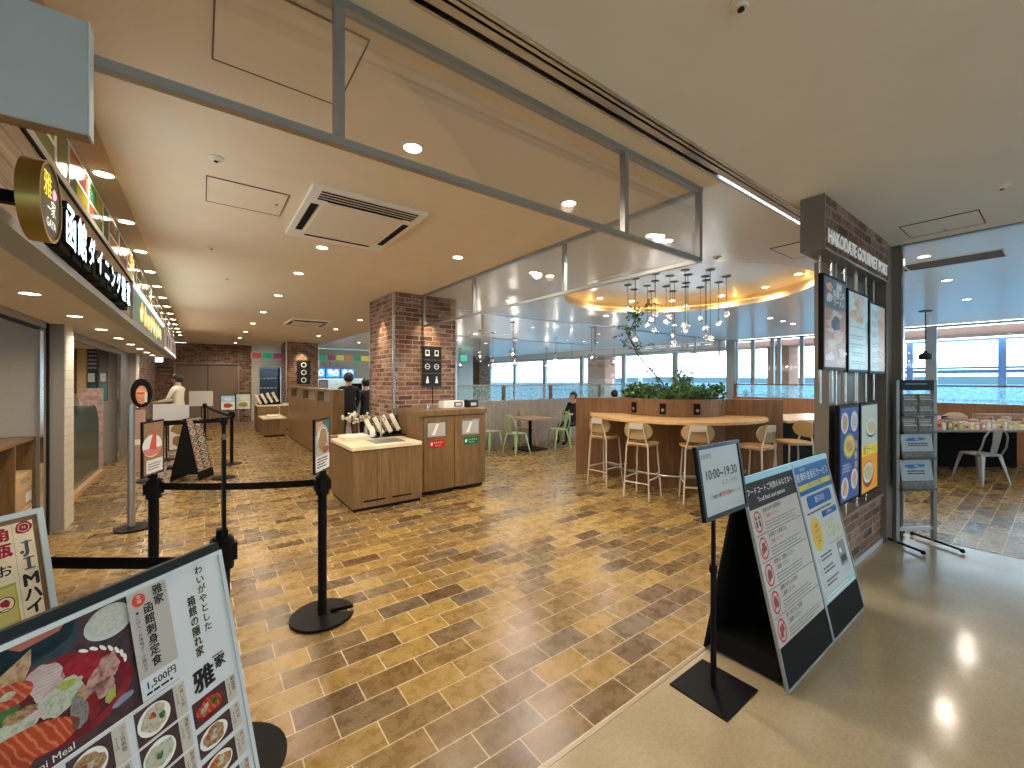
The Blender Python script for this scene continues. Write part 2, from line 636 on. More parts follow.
class Board(MB):
    """flat printed surface: local frame O, U (right), V (up), N (out); layers step out by .6 mm"""

    def __init__(s, O, U, V, step=.0006):
        super().__init__()
        s.O, s.U, s.V = Vector(O), Vector(U).normalized(), Vector(V).normalized()
        s.N = s.U.cross(s.V).normalized()
        s.step = step

    def P(s, u, v, k=0.0):
        return s.O + s.U * u + s.V * v + s.N * (k * s.step)

    def slab(s, u0, v0, u1, v1, t, mat, k=0):
        """solid board, front at layer k, thickness t behind it"""
        f = [s.P(u0, v0, k), s.P(u1, v0, k), s.P(u1, v1, k), s.P(u0, v1, k)]
        b = [p - s.N * t for p in f]
        return s.add(f + b, [(0, 1, 2, 3), (7, 6, 5, 4), (0, 4, 5, 1), (1, 5, 6, 2), (2, 6, 7, 3), (3, 7, 4, 0)], mat)

    def rect(s, u0, v0, u1, v1, mat, k=1):
        return s.add([s.P(u0, v0, k), s.P(u1, v0, k), s.P(u1, v1, k), s.P(u0, v1, k)], [(0, 1, 2, 3)], mat)

    def poly(s, pts, mat, k=1):
        return s.add([s.P(u, v, k) for u, v in pts], [tuple(range(len(pts)))], mat)

    def ell(s, u, v, ru, rv, mat, k=1, n=24, rot=0, t0=0, t1=2 * PI):
        pts = []
        for i in range(n):
            t = t0 + (t1 - t0) * i / (n if t1 - t0 > 6.2 else n - 1)
            a, b = ru * math.cos(t), rv * math.sin(t)
            pts.append((u + a * math.cos(rot) - b * math.sin(rot), v + a * math.sin(rot) + b * math.cos(rot)))
        return s.poly(pts, mat, k)

    def ring(s, u, v, r, w, mat, k=1, n=28, asp=1):
        vs, fs = [], []
        for i in range(n):
            t = 2 * PI * i / n
            for q in (r - w, r):
                vs.append(s.P(u + q * math.cos(t), v + q * asp * math.sin(t), k))
        for i in range(n):
            j = (i + 1) % n
            fs.append((2 * i, 2 * i + 1, 2 * j + 1, 2 * j))
        return s.add(vs, fs, mat)

    def text(s, body, u, v, size, mat, k=2, align='CENTER', sx=1.0, skew=0, bold=0):
        vs, fs = text_geo(body, align)
        if bold:
            q = bold * size
            for i, (du, dv) in enumerate(((q, 0), (-q, 0), (0, q), (0, -q))):
                s.add([s.P(u + du + (x + y * skew) * size * sx, v + dv + y * size, k - .12 * (i + 1)) for x, y, z in vs], fs, mat)
        return s.add([s.P(u + (x + y * skew) * size * sx, v + y * size, k) for x, y, z in vs], fs, mat)

    def vtext(s, body, u, v, size, mat, k=2, pitch=1.05, sx=1.0, bold=0):
        """vertical Japanese writing, v = top"""
        for i, ch in enumerate(body):
            s.text(ch, u, v - size * pitch * (i + .5), size, mat, k, sx=sx, bold=bold)
        return s

    def blob(s, u, v, ru, rv, mat, k=1, n=16, rnd=.18, rot=0, seed=0):
        rr = random.Random(seed + int(1000 * abs(u + v * 3)))
        pts = []
        n = max(n, 28)
        ph = [rr.uniform(0, 6.28) for _ in range(4)]
        for i in range(n):
            t = 2 * PI * i / n
            q = 1 + rnd * (.5 * math.sin(2 * t + ph[0]) + .4 * math.sin(3 * t + ph[1]) + .3 * math.sin(5 * t + ph[2]) + .2 * math.sin(9 * t + ph[3]))
            a, b = ru * q * math.cos(t), rv * q * math.sin(t)
            pts.append((u + a * math.cos(rot) - b * math.sin(rot), v + a * math.sin(rot) + b * math.cos(rot)))
        return s.poly(pts, mat, k)

    def lines(s, u0, u1, v0, v1, n, mat, k=2, th=.25, rag=.25):
        """rows of unreadable small print"""
        rr = random.Random(int(1e4 * abs(u0 + v0)))
        h = (v1 - v0) / n
        for i in range(n):
            vv = v1 - (i + .5) * h
            u = u0
            end = u1 - rr.uniform(0, rag) * (u1 - u0)
            while u < end:
                w = rr.uniform(.5, 2.2) * h
                s.rect(u, vv - h * th, min(end, u + w), vv + h * th, mat, k)
                u += w + h * .22
        return s

CZ = 2.95
# ------------------------------------------------------------------ floors
b = MB()
b.box((-5, 1.30, -.1), (14.5, 22.3, 0), T_TILE)
b.box((5.88, -6, -.1), (14.5, 1.30, 0), T_TILE)
struct(b.build('floor'))
struct(MB().box((-5, -6, -.1), (5.86, 1.282, 0), T_CONC).build('floor_concrete'))
b = MB()
b.box((-5, 1.282, -.1), (5.88, 1.30, .002), M('floor_joint_metal', (.3, .25, .18), .4, .5))
b.box((5.86, -6, -.1), (5.88, 1.282, .002), MATS['floor_joint_metal'])
struct(b.build('trim_1'))

# ------------------------------------------------------------------ ceilings
b = MB()
b.box((-.45, 1.40, CZ), (2.84, 7.0, CZ + .1), CEIL_B)
b.box((-.45, 7.0, CZ), (3.69, 19.4, CZ + .1), CEIL_B)
b.box((-3.6, 1.40, CZ + .02), (-.45, 19.4, CZ + .1), CEIL_S)
struct(b.build('ceiling'))


def holed_ceiling(x0, y0, x1, y1, cx, cy, r, z, mat, n=72):
    bm = MB()
    angs = [2 * PI * i / n for i in range(n)]
    for X, Y in ((x0, y0), (x1, y0), (x1, y1), (x0, y1)):
        angs.append(math.atan2(Y - cy, X - cx) % (2 * PI))
    angs = sorted(set(angs))
    inn, out = [], []
    for t in angs:
        c, s_ = math.cos(t), math.sin(t)
        k = min([((x1 if c > 0 else x0) - cx) / c if abs(c) > 1e-6 else 1e9, ((y1 if s_ > 0 else y0) - cy) / s_ if abs(s_) > 1e-6 else 1e9])
        out.append((cx + c * k, cy + s_ * k, z))
        inn.append((cx + r * c, cy + r * s_, z))
    m_ = len(angs)
    bm.add(inn + out, [(i, i + m_, (i + 1) % m_ + m_, (i + 1) % m_) for i in range(m_)], mat)
    return bm


OC = (6.02, 3.66)
OR = 1.79
b = holed_ceiling(2.84, 1.40, 9.0, 6.95, OC[0], OC[1], OR, CZ, CEIL_W)
b.box((9.0, 1.40, CZ), (14.5, 6.95, CZ + .1), CEIL_W)
b.box((3.69, 6.95, CZ + .02), (14.5, 22.3, CZ + .1), CEIL_W)
b.box((2.84, 6.95, CZ + .001), (3.69, 7.0, CZ + .1), CEIL_W)
b.box((5.66, -6, CZ), (14.5, 1.27, CZ + .1), CEIL_W)
b.box((5.66, 1.27, CZ), (14.5, 1.40, CZ + .1), CEIL_W)
struct(b.build('ceiling_seating'))
b = MB()
b.box((-5, -6, CZ), (5.6, 1.27, CZ + .1), CEIL_G)
struct(b.build('ceiling_corridor'))
b = MB()
b.box((5.6, -6, CZ - .012), (5.66, 1.27, CZ + .05), METAL)
struct(b.build('trim_2'))
# roller-shutter slot in the ceiling between corridor and hall
b = MB()
b.box((-5, 1.27, CZ + .06), (5.6, 1.40, CZ + .1), BLACKM)
for y0, y1, z in ((1.27, 1.285, CZ - .006), (1.30, 1.318, CZ + .0), (1.335, 1.372, CZ + .004), (1.387, 1.402, CZ - .006)):
    b.box((-5, y0, z), (5.6, y1, z + .03), STEEL)
struct(b.build('trim_3'))

# oval recess above the bar: two steps and a lamp cove
b = MB()


def ringwall(bm, r0, z0, r1, z1, mat, n=96, c=OC):
    vs, fs = [], []
    for i in range(n):
        t = 2 * PI * i / n
        vs.append((c[0] + r0 * math.cos(t), c[1] + r0 * math.sin(t), z0))
        vs.append((c[0] + r1 * math.cos(t), c[1] + r1 * math.sin(t), z1))
    for i in range(n):
        j = (i + 1) % n
        fs.append((2 * i, 2 * i + 1, 2 * j + 1, 2 * j))
    bm.add(vs, fs, mat)


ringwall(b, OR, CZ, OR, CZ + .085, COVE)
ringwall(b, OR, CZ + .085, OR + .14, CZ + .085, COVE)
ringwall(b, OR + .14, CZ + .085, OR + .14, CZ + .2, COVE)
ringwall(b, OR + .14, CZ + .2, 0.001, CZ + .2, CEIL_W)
ringwall(b, OR + .004, CZ - .001, OR - .008, CZ - .001, METAL)
struct(b.build('ceiling_recess'))
o = MB()
ringwall(o, OR + .10, CZ + .10, OR + .125, CZ + .12, M('warm_led_strip', (1, .62, .18), .5, emit=1.6))
tag(o.build('cove_light_strip'), 'warm light strip hidden in the round ceiling recess above the bar', 'light')

# access panels in the ceilings
def access_panel(x0, y0, x1, y1, label, z=CZ, mat=CEIL_B, line=None):
    b = MB()
    line = line or M('panel_gap', (.12, .09, .06), .8)
    b.box((x0, y0, z - .004), (x1, y1, z - .0005), mat)
    for a, c in (((x0 - .006, y0 - .006), (x1 + .006, y0)), ((x0 - .006, y1), (x1 + .006, y1 + .006)), ((x0 - .006, y0), (x0, y1)), ((x1, y0), (x1 + .006, y1))):
        b.box((a[0], a[1], z - .006), (c[0], c[1], z - .0004), line)
    o = b.build('access_panel')
    l = MB().cyl((x1 - .05, (y0 + y1) / 2, z - .004), (x1 - .05, (y0 + y1) / 2, z - .01), .012, METAL, 10).build('latch', o)
    tag(o, label, 'ceiling panel')


access_panel(.04, 1.66, .53, 2.14, 'square ceiling access panel seen through the glass smoke barrier')
access_panel(.03, 3.40, .51, 3.87, 'square beige ceiling access panel beside the large air conditioner')
access_panel(4.93, .42, 5.38, .88, 'square ceiling access panel in the corridor next to the gate', mat=CEIL_G)
access_panel(4.68, 1.5, 5.26, 1.82, 'ceiling access panel in the white ceiling behind the gate header', mat=CEIL_W)

# ------------------------------------------------------------------ walls
struct(MB().box((-1.1, 19.2, 2.24), (1.57, 19.4, CZ), T_BRICK).box((-1.6, 19.2, 0), (-.80, 19.4, 2.24), T_BRICK).box((1.17, 19.2, 0), (1.57, 19.4, 2.24), T_BRICK).build('wall_back'))
b = MB()
BROWN = M('brown_shutter_paint', (.27, .19, .14), .5)
FRAMEB = M('beige_door_frame', (.42, .35, .28), .5)
b.box((-.76, 19.26, 0), (.18, 19.32, 2.2), BROWN)
b.box((.2, 19.26, 0), (1.13, 19.32, 2.2), BROWN)
b.box((-.8, 19.32, 0), (1.17, 19.38, 2.24), BLACKM)  # black backing added to stop light leaking between the doors
d = struct(b.build('door_1'))
b = MB()
b.box((-.80, 19.17, 0), (-.76, 19.3, 2.24), FRAMEB)
b.box((1.13, 19.17, 0), (1.17, 19.3, 2.24), FRAMEB)
b.box((-.80, 19.17, 2.2), (1.17, 19.3, 2.24), FRAMEB)
b.build('door_frame', d)

# kitchen opening right of the brick wall
b = MB()
b.box((1.57, 19.25, 2.12), (2.7, 19.4, 2.5), WALLW)
b.box((1.57, 19.2, 0), (1.85, 19.4, 2.12), T_CTILE)
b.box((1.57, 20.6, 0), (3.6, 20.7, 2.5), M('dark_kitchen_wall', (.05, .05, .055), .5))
b.box((1.57, 19.25, 2.7), (2.7, 19.4, CZ), WALLW)
b.box((2.6, 19.2, 0), (3.62, 19.4, CZ), WALLG)
b.box((3.62, 19.2, 2.7), (9.5, 19.4, CZ), WALLW)
b.box((3.62, 19.5, 1.65), (9.5, 19.6, 2.7), WALLW)
b.box((3.62, 20.8, 0), (9.5, 20.9, 1.65), WALLW)
struct(b.build('wall_kitchen'))
struct(MB().box((9.4, 22.2, 0), (14.5, 22.3, CZ + .1), WALLW).box((9.4, 19.2, 0), (9.5, 22.3, CZ), WALLG).build('wall_far'))
b = MB()
b.box((12.4, 19.6, 0), (13.1, 20.3, CZ), T_BRICK)
struct(b.build('column_far'))

# brick columns
def brick_column(name, x0, y0, x1, y1):
    o = struct(MB().box((x0, y0, 0), (x1, y1, CZ), T_BRICK).build(name))
    t = MB()
    for x, y in ((x0, y0), (x1, y0), (x0, y1)):
        t.box((x - .018, y - .018, 0), (x + .018, y + .018, CZ), STEEL)
    t.build('corner_guard', o)
    return o


brick_column('column_brick', 2.34, 6.13, 3.41, 7.2)
brick_column('column_brick_2', 2.38, 16.4, 3.42, 17.4)

# left shop front shell
b = MB()
b.box((-3.5, 1.2, 2.19), (-.6, 14.2, 2.25), CEIL_G)
struct(b.build('ceiling_shop'))
b = MB()
b.box((-4.0, 6.30, 0), (-1.29, 6.38, 2.19), WALLG)
b.box((-4.0, -2, 0), (-3.9, 19, 2.95), WALLG)
b.box((-3.9, 11.2, 0), (-1.30, 11.3, 2.19), WALLG)
struct(b.build('wall_left'))
struct(MB().box((-1.29, 6.38, 0), (-1.17, 6.75, 2.19), M('grey_brown_pillar', (.27, .245, .22), .6)).box((-1.175, 6.39, 0), (-1.16, 6.745, 2.19), T_CTILE).build('column_tiled'))
struct(MB().box((-1.30, 12.4, 0), (-1.17, 12.9, 2.19), MATS['grey_brown_pillar']).box((-1.175, 12.405, 0), (-1.16, 12.895, 2.19), T_CTILE).build('column_tiled_2'))
struct(MB().box((-1.5, 14.2, 0), (-1.3, 19.2, CZ), T_BRICK).box((-3.9, 14.1, 0), (-1.3, 14.2, CZ), WALLG).build('wall_left_brick'))
# glazed shop door frames and head tracks
b = MB()
b.box((-1.30, 6.18, 0), (-1.275, 6.26, 2.13), CHROME)
b.box((-1.30, 6.30, 0), (-1.272, 6.37, 2.19), BLACK)
b.box((-1.34, 2.0, 2.13), (-1.26, 6.2, 2.19), METAL)
b.box((-1.33, 2.0, 2.11), (-1.29, 6.2, 2.13), BLACK)
b.box((-1.34, 6.76, 2.10), (-1.26, 11.2, 2.19), METAL)
b.box((-1.31, 11.0, 0), (-1.28, 11.2, 2.19), CHROME)
b.box((-1.31, 11.3, 0), (-1.28, 12.4, 2.19), METAL)
b.box((-1.34, 12.9, 2.05), (-1.26, 14.1, 2.19), METAL)
struct(b.build('door_shopfront'))

# ------------------------------------------------------------------ fascia above the shops
b = MB()
b.box((-.65, 1.2, 2.19), (-.57, 5.55, 2.585), T_PLANK)
b.box((-.65, 5.55, 2.19), (-.60, 14.2, 2.585), T_PLANK)
f = struct(b.build('wall_fascia'))
b = MB()
b.box((-.66, 1.2, 2.145), (-.545, 14.2, 2.19), PANELG)
b.box((-.62, 1.2, 2.585), (-.56, 14.2, 2.60), BLACKM)
b.box((-.64, 1.2, 2.60), (-.565, 14.2, 2.645), WALLW)
struct(b.build('trim_fascia'))

# coloured glass transom band
glasscol = [('green', (.04, .22, .08)), ('maroon', (.22, .06, .045)), ('amber', (.5, .42, .04)), ('red', (.5, .10, .04)), ('orange', (.6, .24, .05)), ('olive', (.14, .22, .07))]
CG = [M('glass_' + n, c, .15, spec=.3) for n, c in glasscol]
tr = thing('coloured_glass_transom', 'long band of green, red and yellow glass panes above the shop signs', 'glass panel', (-.6, 0, 2.64))
fr = MB()
panes = {}
y = 1.3
k = 0
pat = [((0, 1, 1), 0), ((1, 0, 2), 1), ((3, 2, 1), 1), ((1, 2, 3), 1), ((5, 5, 5), 0), ((3, 1, 0), 1), ((0, 2, 3), 1)]
zb, zt = 0.0, .29
while y < 14.0:
    w = .26 if pat[k % 7][1] == 0 else .5
    cols, split = pat[k % 7]
    fr.box((-.005, y - .010, zb), (.012, y + .010, zt), WHITE)
    if not split:
        panes.setdefault(cols[0], []).append((y + .012, zb + .012, y + w - .012, zt - .012))
    else:
        zm = zb + .14
        fr.box((-.005, y, zm - .008), (.011, y + w, zm + .008), WHITE)
        h = y + w * .55
        panes.setdefault(cols[0], []).append((y + .012, zm + .008, h, zt - .012))
        panes.setdefault(cols[1], []).append((h, zm + .008, y + w - .012, zt - .012))
        h = y + w * .4
        panes.setdefault(cols[2], []).append((y + .012, zb + .012, h, zm - .008))
        panes.setdefault((cols[2] + 2) % 6, []).append((h, zb + .012, y + w - .012, zm - .008))
    y += w
    k += 1
fr.box((-.005, 1.3, zt - .012), (.012, y, zt), WHITE)
fr.build('frame', tr)
npane = 0
for ci, rs in panes.items():
    q = MB()
    for r in rs:
        if npane < 92:
            MB().box((0, r[0], r[1]), (.008, r[2], r[3]), CG[ci]).build('pane', tr)['label'] = glasscol[ci][0] + ' glass pane'
            npane += 1
        else:
            q.box((0, r[0], r[1]), (.008, r[2], r[3]), CG[ci])
    if q.v:
        q.build('pane', tr)['kind'] = 'stuff'

# ------------------------------------------------------------------ gate: header, screens wall
b = MB()
b.box((3.62, 1.05, 2.56), (5.38, 1.062, CZ), T_BRICKD)
b.box((3.60, 1.062, 2.555), (5.6, 1.20, CZ), GATE)
b.box((3.60, 1.045, 2.555), (3.62, 1.062, CZ), GATE)
b.box((3.60, 1.045, 2.55), (5.40, 1.06, 2.562), STEEL)
g = struct(b.build('wall_gate_header'))
bd = Board((3.64, 1.049, 2.655), (1, 0, 0), (0, 0, 1))
vs, fs = text_geo('HAKODATE GOURMET PORT', 'LEFT', .05)
w = max(v[0] for v in vs)
sc = 1.67 / w
bd.add([(3.65 + v[0] * sc, 1.040 - v[2] * .08, 2.65 + v[1] * .15) for v in vs], fs, M('white_sign_letters', (.85, .85, .85), .4, emit=.15))
gl = bd.build('gate_lettering')
tag(gl, 'white raised letters reading HAKODATE GOURMET PORT on the brick gate header', 'sign')
b = MB()
b.box((4.02, 1.14, .0), (4.15, 1.24, 2.56), GATE)
b.box((4.28, 1.19, .48), (4.50, 1.24, 2.56), GATE)
b.box((4.64, 1.20, .48), (5.6, 1.24, 2.56), GATE)
b.box((5.38, 1.06, .0), (5.6, 1.24, 2.56), GATE)
struct(b.build('wall_gate'))
struct(MB().box((5.6, .99, 0), (5.66, 1.14, CZ), GATE).box((5.595, .975, 0), (5.665, .99, CZ), STEEL).build('column_gate'))
b = MB()
b.box((4.02, 1.10, .05), (5.38, 1.36, .46), T_BRICKD)
b.box((4.00, 1.08, .46), (5.38, 1.38, .49), M('brick_wall_coping', (.2, .15, .12), .6))
b.box((4.02, 1.085, 0), (5.38, 1.36, .05), PANELG)
struct(b.build('wall_low_brick'))

# ------------------------------------------------------------------ window wall (x = 14.4)
XW = 14.4
ys = [21.5, 18.96, 16.37, 13.72, 11.29, 8.89, 6.70, 4.2, 2.0, -.5, -2.9, -5.4]
MULL = M('grey_mullion', (.42, .46, .48), .4, .3)
for i in range(len(ys) - 1):
    y1, y0 = ys[i], ys[i + 1]
    top = 2.72 if y1 > 7 else 2.93
    b = MB()
    b.box((XW - .07, y1 - .1, 0), (XW + .07, y1 + .1, top), MULL)
    b.box((XW - .05, y0, 0), (XW + .05, y1, .2), MULL)
    b.box((XW - .05, y0, top - .05), (XW + .05, y1, top), MULL)
    if 4.2 <= y0 < 6.6 and y1 == 6.70:   # glazed doors
        for yy in (6.13, 5.55, 5.36, 4.75):
            b.box((XW - .05, yy - .05, 0), (XW + .05, yy + .05, top), MULL)
        b.box((XW - .05, y0, 1.9), (XW + .0, y0 + .01, 1.92), MULL)
    w = struct(b.build('window_%d' % (i + 1)))
    MB().box((XW - .006, y0, .2), (XW + .006, y1, top - .05), WGLASS).build('pane', w)
struct(MB().box((XW - .06, 7.0, 2.72), (XW + .06, 22, CZ + .1), CEIL_W).box((XW - .08, 22, 0), (XW + .08, 22.3, CZ), MULL).box((XW - .2, 6.62, 0), (XW + .05, 6.9, CZ), MULL).build('wall_window_head'))

# outside
struct(MB().box((14.9, -8, 2.72), (16.2, 30, 2.9), TERRA).build('wall_terracotta_eave'))
b = MB()
for y0, y1 in ((13.2, 14.3), (5.45, 6.1), (24.4, 25.3)):
    b.box((15.4, y0, 0), (16.2, y1, 2.75), TERRA)
struct(b.build('wall_terracotta_pier'))
struct(MB().box((14.55, -8, -.2), (17, 30, -.02), M('terrace_deck', (.7, .7, .7), .9)).build('floor_terrace'))  # deck kept bright to bounce daylight up onto the ceiling
RAILB = M('blue_grey_railing', (.22, .3, .5), .5)
rl = thing('terrace_screen', 'blue-grey cross-braced wire screen standing outside the windows', 'railing', (16.6, 0, 0))
b = MB()
for y in (-2.5, -.75, 1.0, 2.75, 4.5):
    b.box((-.05, y - .07, 0), (.05, y + .07, 2.7), RAILB)
b.build('post', rl)
b = MB()
for z in (1.93, 2.68):
    b.box((-.03, -6, z - .03), (.03, 4.5, z + .03), RAILB)
b.box((-.03, -6, 1.78), (.03, 4.5, 1.88), RAILB)
b.box((-.03, -6, 1.02), (.03, 30, 1.08), RAILB)
b.build('rail', rl)
b = MB()
for y in (-2.5, -.75, 1.0, 2.75):
    b.tube([(0, y, 1.95), (0, y + 1.75, 2.66)], .008, METAL, 5)
    b.tube([(0, y, 2.66), (0, y + 1.75, 1.95)], .008, METAL, 5)
b.build('cross_brace', rl)
struct(MB().box((17.5, -900, -14), (2600, 2600, -13.9), M('sea_water', (.045, .11, .125), .8, spec=.1)).build('sea'))
hb = MB()
for i in range(0):
    y = 300 + i * 70
    hb.add([(2300, y - 90, -14), (2300, y + 90, -14), (2350, y, 18 + 26 * abs(math.sin(i * 1.7)))], [(0, 1, 2)], M('far_hills', (.16, .4, .5), .9))
hb.add([(2300, -500, -14), (2300, 2600, -14), (2300, 2600, 4), (2300, 1500, 22), (2300, 900, 12), (2300, 200, 16), (2300, -500, 6)], [(0, 1, 2, 3, 4, 5, 6)], M('far_hills', (.10, .14, .155), .9, spec=0))
struct(hb.build('hills'))

# ------------------------------------------------------------------ glass smoke barriers
def barrier(label, p0, p1, posts, z0=2.43, top=CZ, rail=METAL):
    p0, p1 = Vector((*p0, 0)), Vector((*p1, 0))
    L = (p1 - p0).length
    ang = math.atan2(p1.y - p0.y, p1.x - p0.x)
    t = thing('smoke_barrier', label, 'glass screen', (p0.x, p0.y, 0), ang)
    MB().box((0, -.016, z0), (L, .016, z0 + .028), rail).build('bottom_rail', t)
    MB().box((0, -.02, top - .03), (L, .02, top), rail).build('top_rail', t)
    for q in posts:
        MB().box((q - .017, -.018, z0 + .028), (q + .017, .018, top - .03), rail).build('post', t)
    MB().box((0.01, -.003, z0 + .02), (L - .01, .003, top - .02), GLASS).build('glass_panel', t)


barrier('framed clear glass smoke barrier nearest the shutter slot, parallel to it', (-1.3, 1.55), (2.82, 1.55), [.09, 1.69, 3.28, 4.10])
barrier('framed clear glass smoke barrier running from its corner back to the brick column', (2.82, 1.57), (2.82, 6.13), [1.35, 3.02, 4.53])
barrier('framed glass smoke barrier in front of the far windows, beyond the round recess', (3.5, 6.98), (14.2, 6.98), [.99, 4.3, 8.9, 10.4])

# ------------------------------------------------------------------ partitions
def partition(name, label, p0, p1, zw, zg, mat, posts, th=.12):
    p0, p1 = Vector((*p0, 0)), Vector((*p1, 0))
    L = (p1 - p0).length
    t = thing(name, label, 'partition', (p0.x, p0.y, 0), math.atan2(p1.y - p0.y, p1.x - p0.x))
    MB().box((0, -th / 2, 0), (L, th / 2, zw), mat).build('wood_panel', t)
    MB().box((0, -.02, zg - .03), (L, .02, zg), WALLG if mat is W_GREY else M('red_brown_rail', (.22, .09, .06), .5)).build('rail', t)
    for q in posts:
        MB().box((q - .04, -.03, zw), (q + .04, .03, zg - .03), W_DARK).build('post', t)
    MB().box((.02, -.006, zw), (L - .02, .006, zg - .03), FROST).build('glass_panel', t)


partition('glazed_partition', 'low grey wooden partition topped with patterned glass behind the green chairs', (4.55, 8.3), (12.4, 8.3), 1.1, 1.49, W_GREY, [.06, 1.4, 2.95, 4.9, 7.8])
partition('glazed_partition', 'low red-brown wooden partition topped with patterned glass along the windows', (12.6, 5.9), (12.6, -4.5), 1.12, 1.49, W_TERRA, [.05, 3.35, 6.7, 10.3])

# unseen wall added behind the viewer to cut daylight, with gaps that admit some
b = MB()
b.box((-5, -6.1, 0), (14.5, -6, .5), WALLW)
b.box((-5, -6.1, 2.2), (14.5, -6, CZ), WALLW)
for i in range(8):
    b.box((-5 + i * 2.6, -6.1, .5), (-3.4 + i * 2.6, -6, 2.2), WALLW)
b.box((-5.1, -6.1, 0), (-5, 1.3, CZ), WALLW)
struct(b.build('wall_rear_unseen'))

# ------------------------------------------------------------------ counters and cabinets
def xz(px, py, y):            # measured point on a plane y = const, as (x, z)
    F_ = (math.sin(YAW), math.cos(YAW))
    R_ = (math.cos(YAW), -math.sin(YAW))
    a, b_ = (px - 512) / FPX, (380 - py) / FPX
    dx, dy = F_[0] + R_[0] * a, F_[1] + R_[1] * a
    t = y / dy
    return dx * t, 1.6 + b_ * t


# low condiment counter
t = thing('condiment_counter', 'low oak counter with cream top holding trays and menus, beside the brick column', 'counter', (1.45, 5.13, 0))
b = MB()
b.box((0, 0, .04), (.89, .98, .745), W_OAK)
b.box((.02, .02, 0), (.88, .98, .04), BLACKM)
b.box((-.001, .02, .725), (.87, .97, .735), BLACKM)
b.box((.88, .19, 0), (.944, .96, .74), W_OAK)
b.build('body', t)
b = MB()
for x0, x1 in ((.13, .40), (.49, .75)):
    b.box((x0, -.003, .105), (x1, .01, .125), BLACKM)
for x in (.30,):
    b.box((x - .0015, -.002, .05), (x + .0015, .005, .72), DKPRINT)
b.build('vent_slot', t)
MB().rbox((-.015, -.015, .745), (.89, 1.0, .79), W_TOP, .006).build('counter_top', t)
s_ = MB().box((.32, .12, .788), (.72, .52, .793), STEEL)
s_.box((.335, .135, .7935), (.705, .505, .794), METAL)
s_.build('sink', t)

# tall waste cabinets
t = thing('waste_cabinet', 'tall oak waste-bin cabinet with red and green labels against the brick column', 'cabinet', (2.4, 5.3, 0))
b = MB()
b.box((0, .02, .05), (1.06, .78, 1.10), W_OAK)
b.box((.03, .06, 0), (1.04, .78, .05), BLACKM)
b.build('body', t)
MB().rbox((-.02, -.02, 1.10), (1.08, .78, 1.175), W_OAKL if False else W_OAK, .005).build('cabinet_top', t)
for i, (x0, x1) in enumerate(((.055, .525), (.535, 1.05))):
    d = MB().box((x0, 0, .055), (x1, .02, 1.085), W_OAK).box((x0 + (.12 if i == 0 else .1), -.004, .0), (x0 + .43, .012, .045), BLACKM).build('door', t)
    fx0 = x0 + (.03 if i == 0 else .1)
    w_ = MB()
    w_.box((fx0, -.006, .79), (fx0 + .31, 0, 1.02), STEEL)
    w_.box((fx0 + .02, -.009, .81), (fx0 + .29, -.006, 1.0), M('grey_flap_glass', (.45, .43, .38), .15))
    w_.add([(fx0 + .08, -.0095, .83), (fx0 + .13, -.0095, .83), (fx0 + .19, -.0095, .98), (fx0 + .15, -.0095, .98)], [(0, 1, 2, 3)], WHITE)
    w_.build('flap', d)
    lb = Board((2.4 + fx0 + .05, 5.3 - .006, .65), (1, 0, 0), (0, 0, 1), .001)
    m_ = M('red_label', (.5, .02, .02), .4) if i == 0 else M('green_label', (.0, .17, .07), .4)
    lb.slab(0, 0, .235, .11, .006, m_, 0)
    lb.text('もえるゴミ' if i == 0 else 'ペットボトル', .13, .07, .034, WHITE, 1, sx=.9)
    lb.text('Burnable' if i == 0 else 'PET bottle', .13, .03, .024, WHITE, 1)
    lb.ell(.03, .055, .018, .024, WHITE, 1)
    lo = lb.build('label', d)
    lo.location = (-2.4, -5.3, 0)
    lo['label'] = 'red label' if i == 0 else 'green label'

# things on the tall cabinet
t = tag(MB().rbox((2.92, 5.62, 1.176), (3.28, 5.8, 1.28), WHITE, .01).box((3.10, 5.614, 1.19), (3.24, 5.62, 1.265), INK).box((3.12, 5.610, 1.205), (3.22, 5.614, 1.25), GREYP).build('receipt_printer'), 'white box with small black display on top of the waste cabinet', 'device')
tag(MB().rbox((3.02 + .30, 5.56, 1.176), (3.02 + .62 - .14, 5.72, 1.29), DARKW, .01).box((3.36, 5.554, 1.20), (3.46, 5.56, 1.25), GREYP).build('card_holder'), 'black box with white label on top of the waste cabinet', 'device')
tag(MB().cyl((2.62, 5.55, 1.176), (2.62, 5.55, 1.24), .035, STEEL, 14).box((2.60, 5.52, 1.235), (2.74, 5.58, 1.25), METAL).build('ashtray_tin'), 'small metal holder at the near end of the waste cabinet top', 'holder')
# sign on the brick column
bd = Board((2.80, 6.105, 1.49), (1, 0, 0), (0, 0, 1))
bd.slab(0, 0, .33, .65, .02, DARKW, 0)
for r in range(3):
    v = .54 - r * .215
    bd.rect(0, v - .11, .33, v - .107, METAL, 1)
    for cidx in range(2):
        u = .085 + cidx * .16
        if r == 0:
            bd.rect(u - .035, v - .045, u + .035, v + .05, WHITE, 1)
            bd.rect(u - .022, v - .02, u + .022, v + .035, DARKW, 2)
        elif r == 1:
            bd.ring(u, v, .045, .012, WHITE, 1)
            bd.rect(u - .03, v - .004, u + .03, v + .004, WHITE, 2)
        else:
            bd.ell(u, v + .045, .013, .013, WHITE, 1)
            bd.poly([(u - .028, v - .05), (u + .028, v - .05), (u + .012, v + .03), (u - .012, v + .03)], WHITE, 1)
o = bd.build('pictogram_sign')
tag(o, 'dark grey guide sign with white pictograms on the near brick column', 'sign')
MB().cyl((2.97, 6.1, 1.18), (2.97, 6.1, 1.49), .008, BLACK).build('post', o)
bd = Board((2.72, 16.36, 1.45), (1, 0, 0), (0, 0, 1))
bd.slab(0, 0, .42, .85, .02, DARKW, 0)
